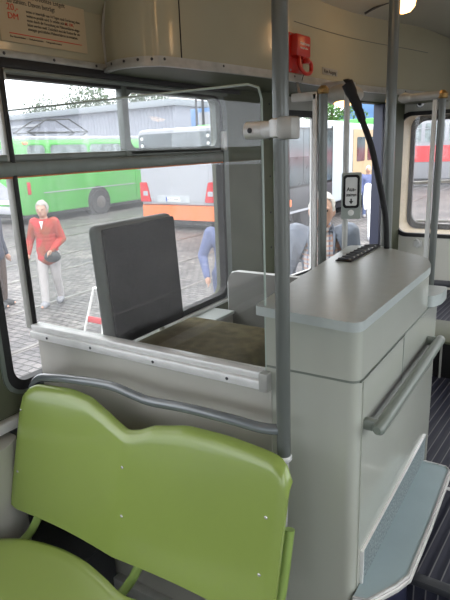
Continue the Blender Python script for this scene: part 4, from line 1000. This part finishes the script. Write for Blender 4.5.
    e3 = [('hemc', 'waist')]+[e for e in E_ if e[0] in ks and e[1] in ks]
    tp = fuse(skin(ks, e3, r3, 'waist'), None, vox)
    if shirt:                                       # open jacket: front strip belongs to the shirt below it
        bm = bmesh.new(); bm.from_mesh(tp)
        kill = [f for f in bm.faces if f.calc_center_median().y < -.02*h and abs(f.calc_center_median().x-.004*h) < (.058+.13*max(0, (.80-f.calc_center_median().z/h)/.3))*h and f.calc_center_median().z < .815*h]
        bmesh.ops.delete(bm, geom=kill, context='FACES')
        bmesh.ops.solidify(bm, geom=bm.faces[:], thickness=.01)
        bm.to_mesh(tp); bm.free()
        r4 = dict(r3)
        for k in ('hemc', 'waist', 'chest'): r4[k] = (r3[k][0]*.93, r3[k][1]*.90)
        r4['neckb'] = (.042, .04)
        k4 = ['hemc', 'waist', 'chest', 'neckb']; addm('shirt', fuse(skin(k4, e3, r4, 'waist'), None, vox), shirt)
        cb = bmesh.new()
        for s in (-1, 1):
            tube(cb, [P['neckb']+Vector((s*.036*h, .0, .020*h)), P['neckb']+Vector((s*.030*h, -.040*h, .004*h)), P['neckb']+Vector((s*.014*h, -.058*h, -.022*h))], [.012*h, .013*h, .007*h], 8, True, .5)
        me_ = bpy.data.meshes.new('c'); cb.to_mesh(me_); cb.free(); addm('collar', me_, shirt)
        lb = bmesh.new()
        for s in (-1, 1):
            tube(lb, [P['neckb']+Vector((s*.050*h, .0, .012*h)), P['neckb']+Vector((s*.058*h, -.052*h, -.03*h)), P['neckb']+Vector((s*.056*h, -.078*h, -.11*h))], [.012*h, .022*h, .010*h], 8, True, .35)
        me_ = bpy.data.meshes.new('c'); lb.to_mesh(me_); lb.free(); addm('lapel', me_, top)
    addm('jacket' if not female else 'cardigan', tp, top)
    # hair cap
    hb_ = bmesh.new(); ellip(hb_, hc+Vector((0, .010*g_, .012*g_)), (.052*g_, .058*g_, .066*g_), 4)
    rnd = random.Random(3)
    for v in hb_.verts:
        r_ = v.co-hc; v.co = hc+r_*(1+.05*sin(r_.x*160/g_)*cos(r_.z*150/g_+r_.y*120/g_))*(1.06 if female else 1)
    kill = [v for v in hb_.verts if (v.co.y < hc.y-.028*g_ and v.co.z < hc.z+.034*g_) or v.co.z < hc.z-(.045+hairlen)*g_ or (not female and v.co.z > hc.z+.0*g_ and v.co.y < hc.y-.03*g_ and v.co.z < hc.z+.045*g_)]
    bmesh.ops.delete(hb_, geom=kill, context='VERTS'); bmesh.ops.solidify(hb_, geom=hb_.faces[:], thickness=.006*g_)
    me_ = bpy.data.meshes.new('h'); hb_.to_mesh(me_); hb_.free(); addm('hair', me_, hair)
    if not simple:
        for s in (-1, 1):
            eb_ = bmesh.new(); ellip(eb_, hc+Vector((s*.018*g_, -.051*g_, .004*g_)), (.0065*g_, .005*g_, .0045*g_), 2); me_ = bpy.data.meshes.new('e'); eb_.to_mesh(me_); eb_.free(); addm('eye', me_, 'eye')
        lb = bmesh.new(); ellip(lb, hc+Vector((0, -.055*g_, -.036*g_)), (.013*g_, .004*g_, .004*g_), 2); me_ = bpy.data.meshes.new('l'); lb.to_mesh(me_); lb.free(); addm('mouth', me_, 'lip')
    return t, P, h
# direction helper: make a figure at (x,y) face the camera plus an offset
def facecam(x, y, off=0): return math.atan2(-x, y)*1 + off if False else math.atan2(0-x, -(0-y)) + off

# man at the door in checked shirt
x, y = -1.905, 4.56
person('person', 'man in checked shirt and open blue-grey jacket standing at the doorway', (x, y, GZ+.0), facecam(x, y), 1.93,
       pose=dict(neck=(0, 0, .855), head=(0, -.012, .880), shl=(.118, .0, .800), shr=(-.118, .0, .800), ell=(.155, .0, .63), elr=(-.155, .0, .63)), top='jack', legs='trd', hair='hairw', shirt='check', vox=.011, topr=1.12, hem=.46, hs=1.15)
# elderly woman in red cardigan
x, y = -6.95, 5.62
tw, PW, hw = person('person', 'elderly woman in red patterned cardigan walking over the cobbles', (x, y, GZ), facecam(x, y, R(-18)), 1.63,
       pose=dict(anl=(.045, .10, .062), knl=(.052, .02, .275), tol=(.050, .02, .022), anr=(-.05, -.085, .045), knr=(-.055, -.055, .28), tor=(-.056, -.18, .018),
                 elr=(-.16, .02, .635), wrr=(-.165, -.06, .52), ell=(.148, .03, .64), wrl=(.075, -.11, .55)),
       top='redk', legs='trg', hair='hair', female=True, vox=.010, hip=1.12, topr=1.10, hem=.47, hairlen=.012, hs=1.08)
bg_ = thing('handbag', 'small dark grey handbag carried by the woman in red', 'bag', tw.location, tw.rotation_euler.z)
link('bag_body', ellip(bmesh.new(), (.13, -.20, .80), (.13, .05, .085), 3), 'bag', bg_)
link('bag_strap', tube(bmesh.new(), smoothpath([(.02, -.19, .84), (.08, -.18, .90), (.16, -.18, .90), (.24, -.18, .84)], 5), .008, 8), 'bag', bg_)
# shirt neckline of woman
o = link('neckline', prism(bmesh.new(), [(-.032, .0), (.032, .0), (.0, -.12)], 0, .012, Matrix.Translation((0, -.125, 1.345)) @ Matrix.Rotation(R(78), 4, 'X')), 'shirtw', tw)

# person in blue jacket at window edge
x, y = -4.42, 6.2
person('person', 'person in blue jacket half hidden by the window pillar, hand hanging', (-3.55, 5.52, GZ), facecam(-3.55, 5.52, R(10)), 1.66,
       pose=dict(elr=(-.17, .03, .64), wrr=(-.155, -.05, .50)), top='jackb', legs='trd', vox=.012, topr=1.05, hair='hair')
# person at the left edge
person('person', 'person in navy jacket and brown trousers at the left picture edge', (-7.62, 5.15, GZ), facecam(-7.62, 5.15, R(60)), 1.70,
       top='navy', legs='trb', shoes='bag', vox=.014)
# far pedestrians seen through the doorway
person('person', 'distant white-haired pedestrian in blue beside the bus behind the button box', (-5.75, 17.5, GZ), R(30), 1.62, top='jackb', legs='trd', hair='hairw', vox=.022, simple=True)
person('person', 'pedestrian in long white top near the far door jamb', (-4.15, 13.2, GZ), R(30), 1.62, top='shirtw', legs='shirtw' if 'shirtw' in M else 'trg', vox=.018, simple=True, topr=1.15, hem=.42)
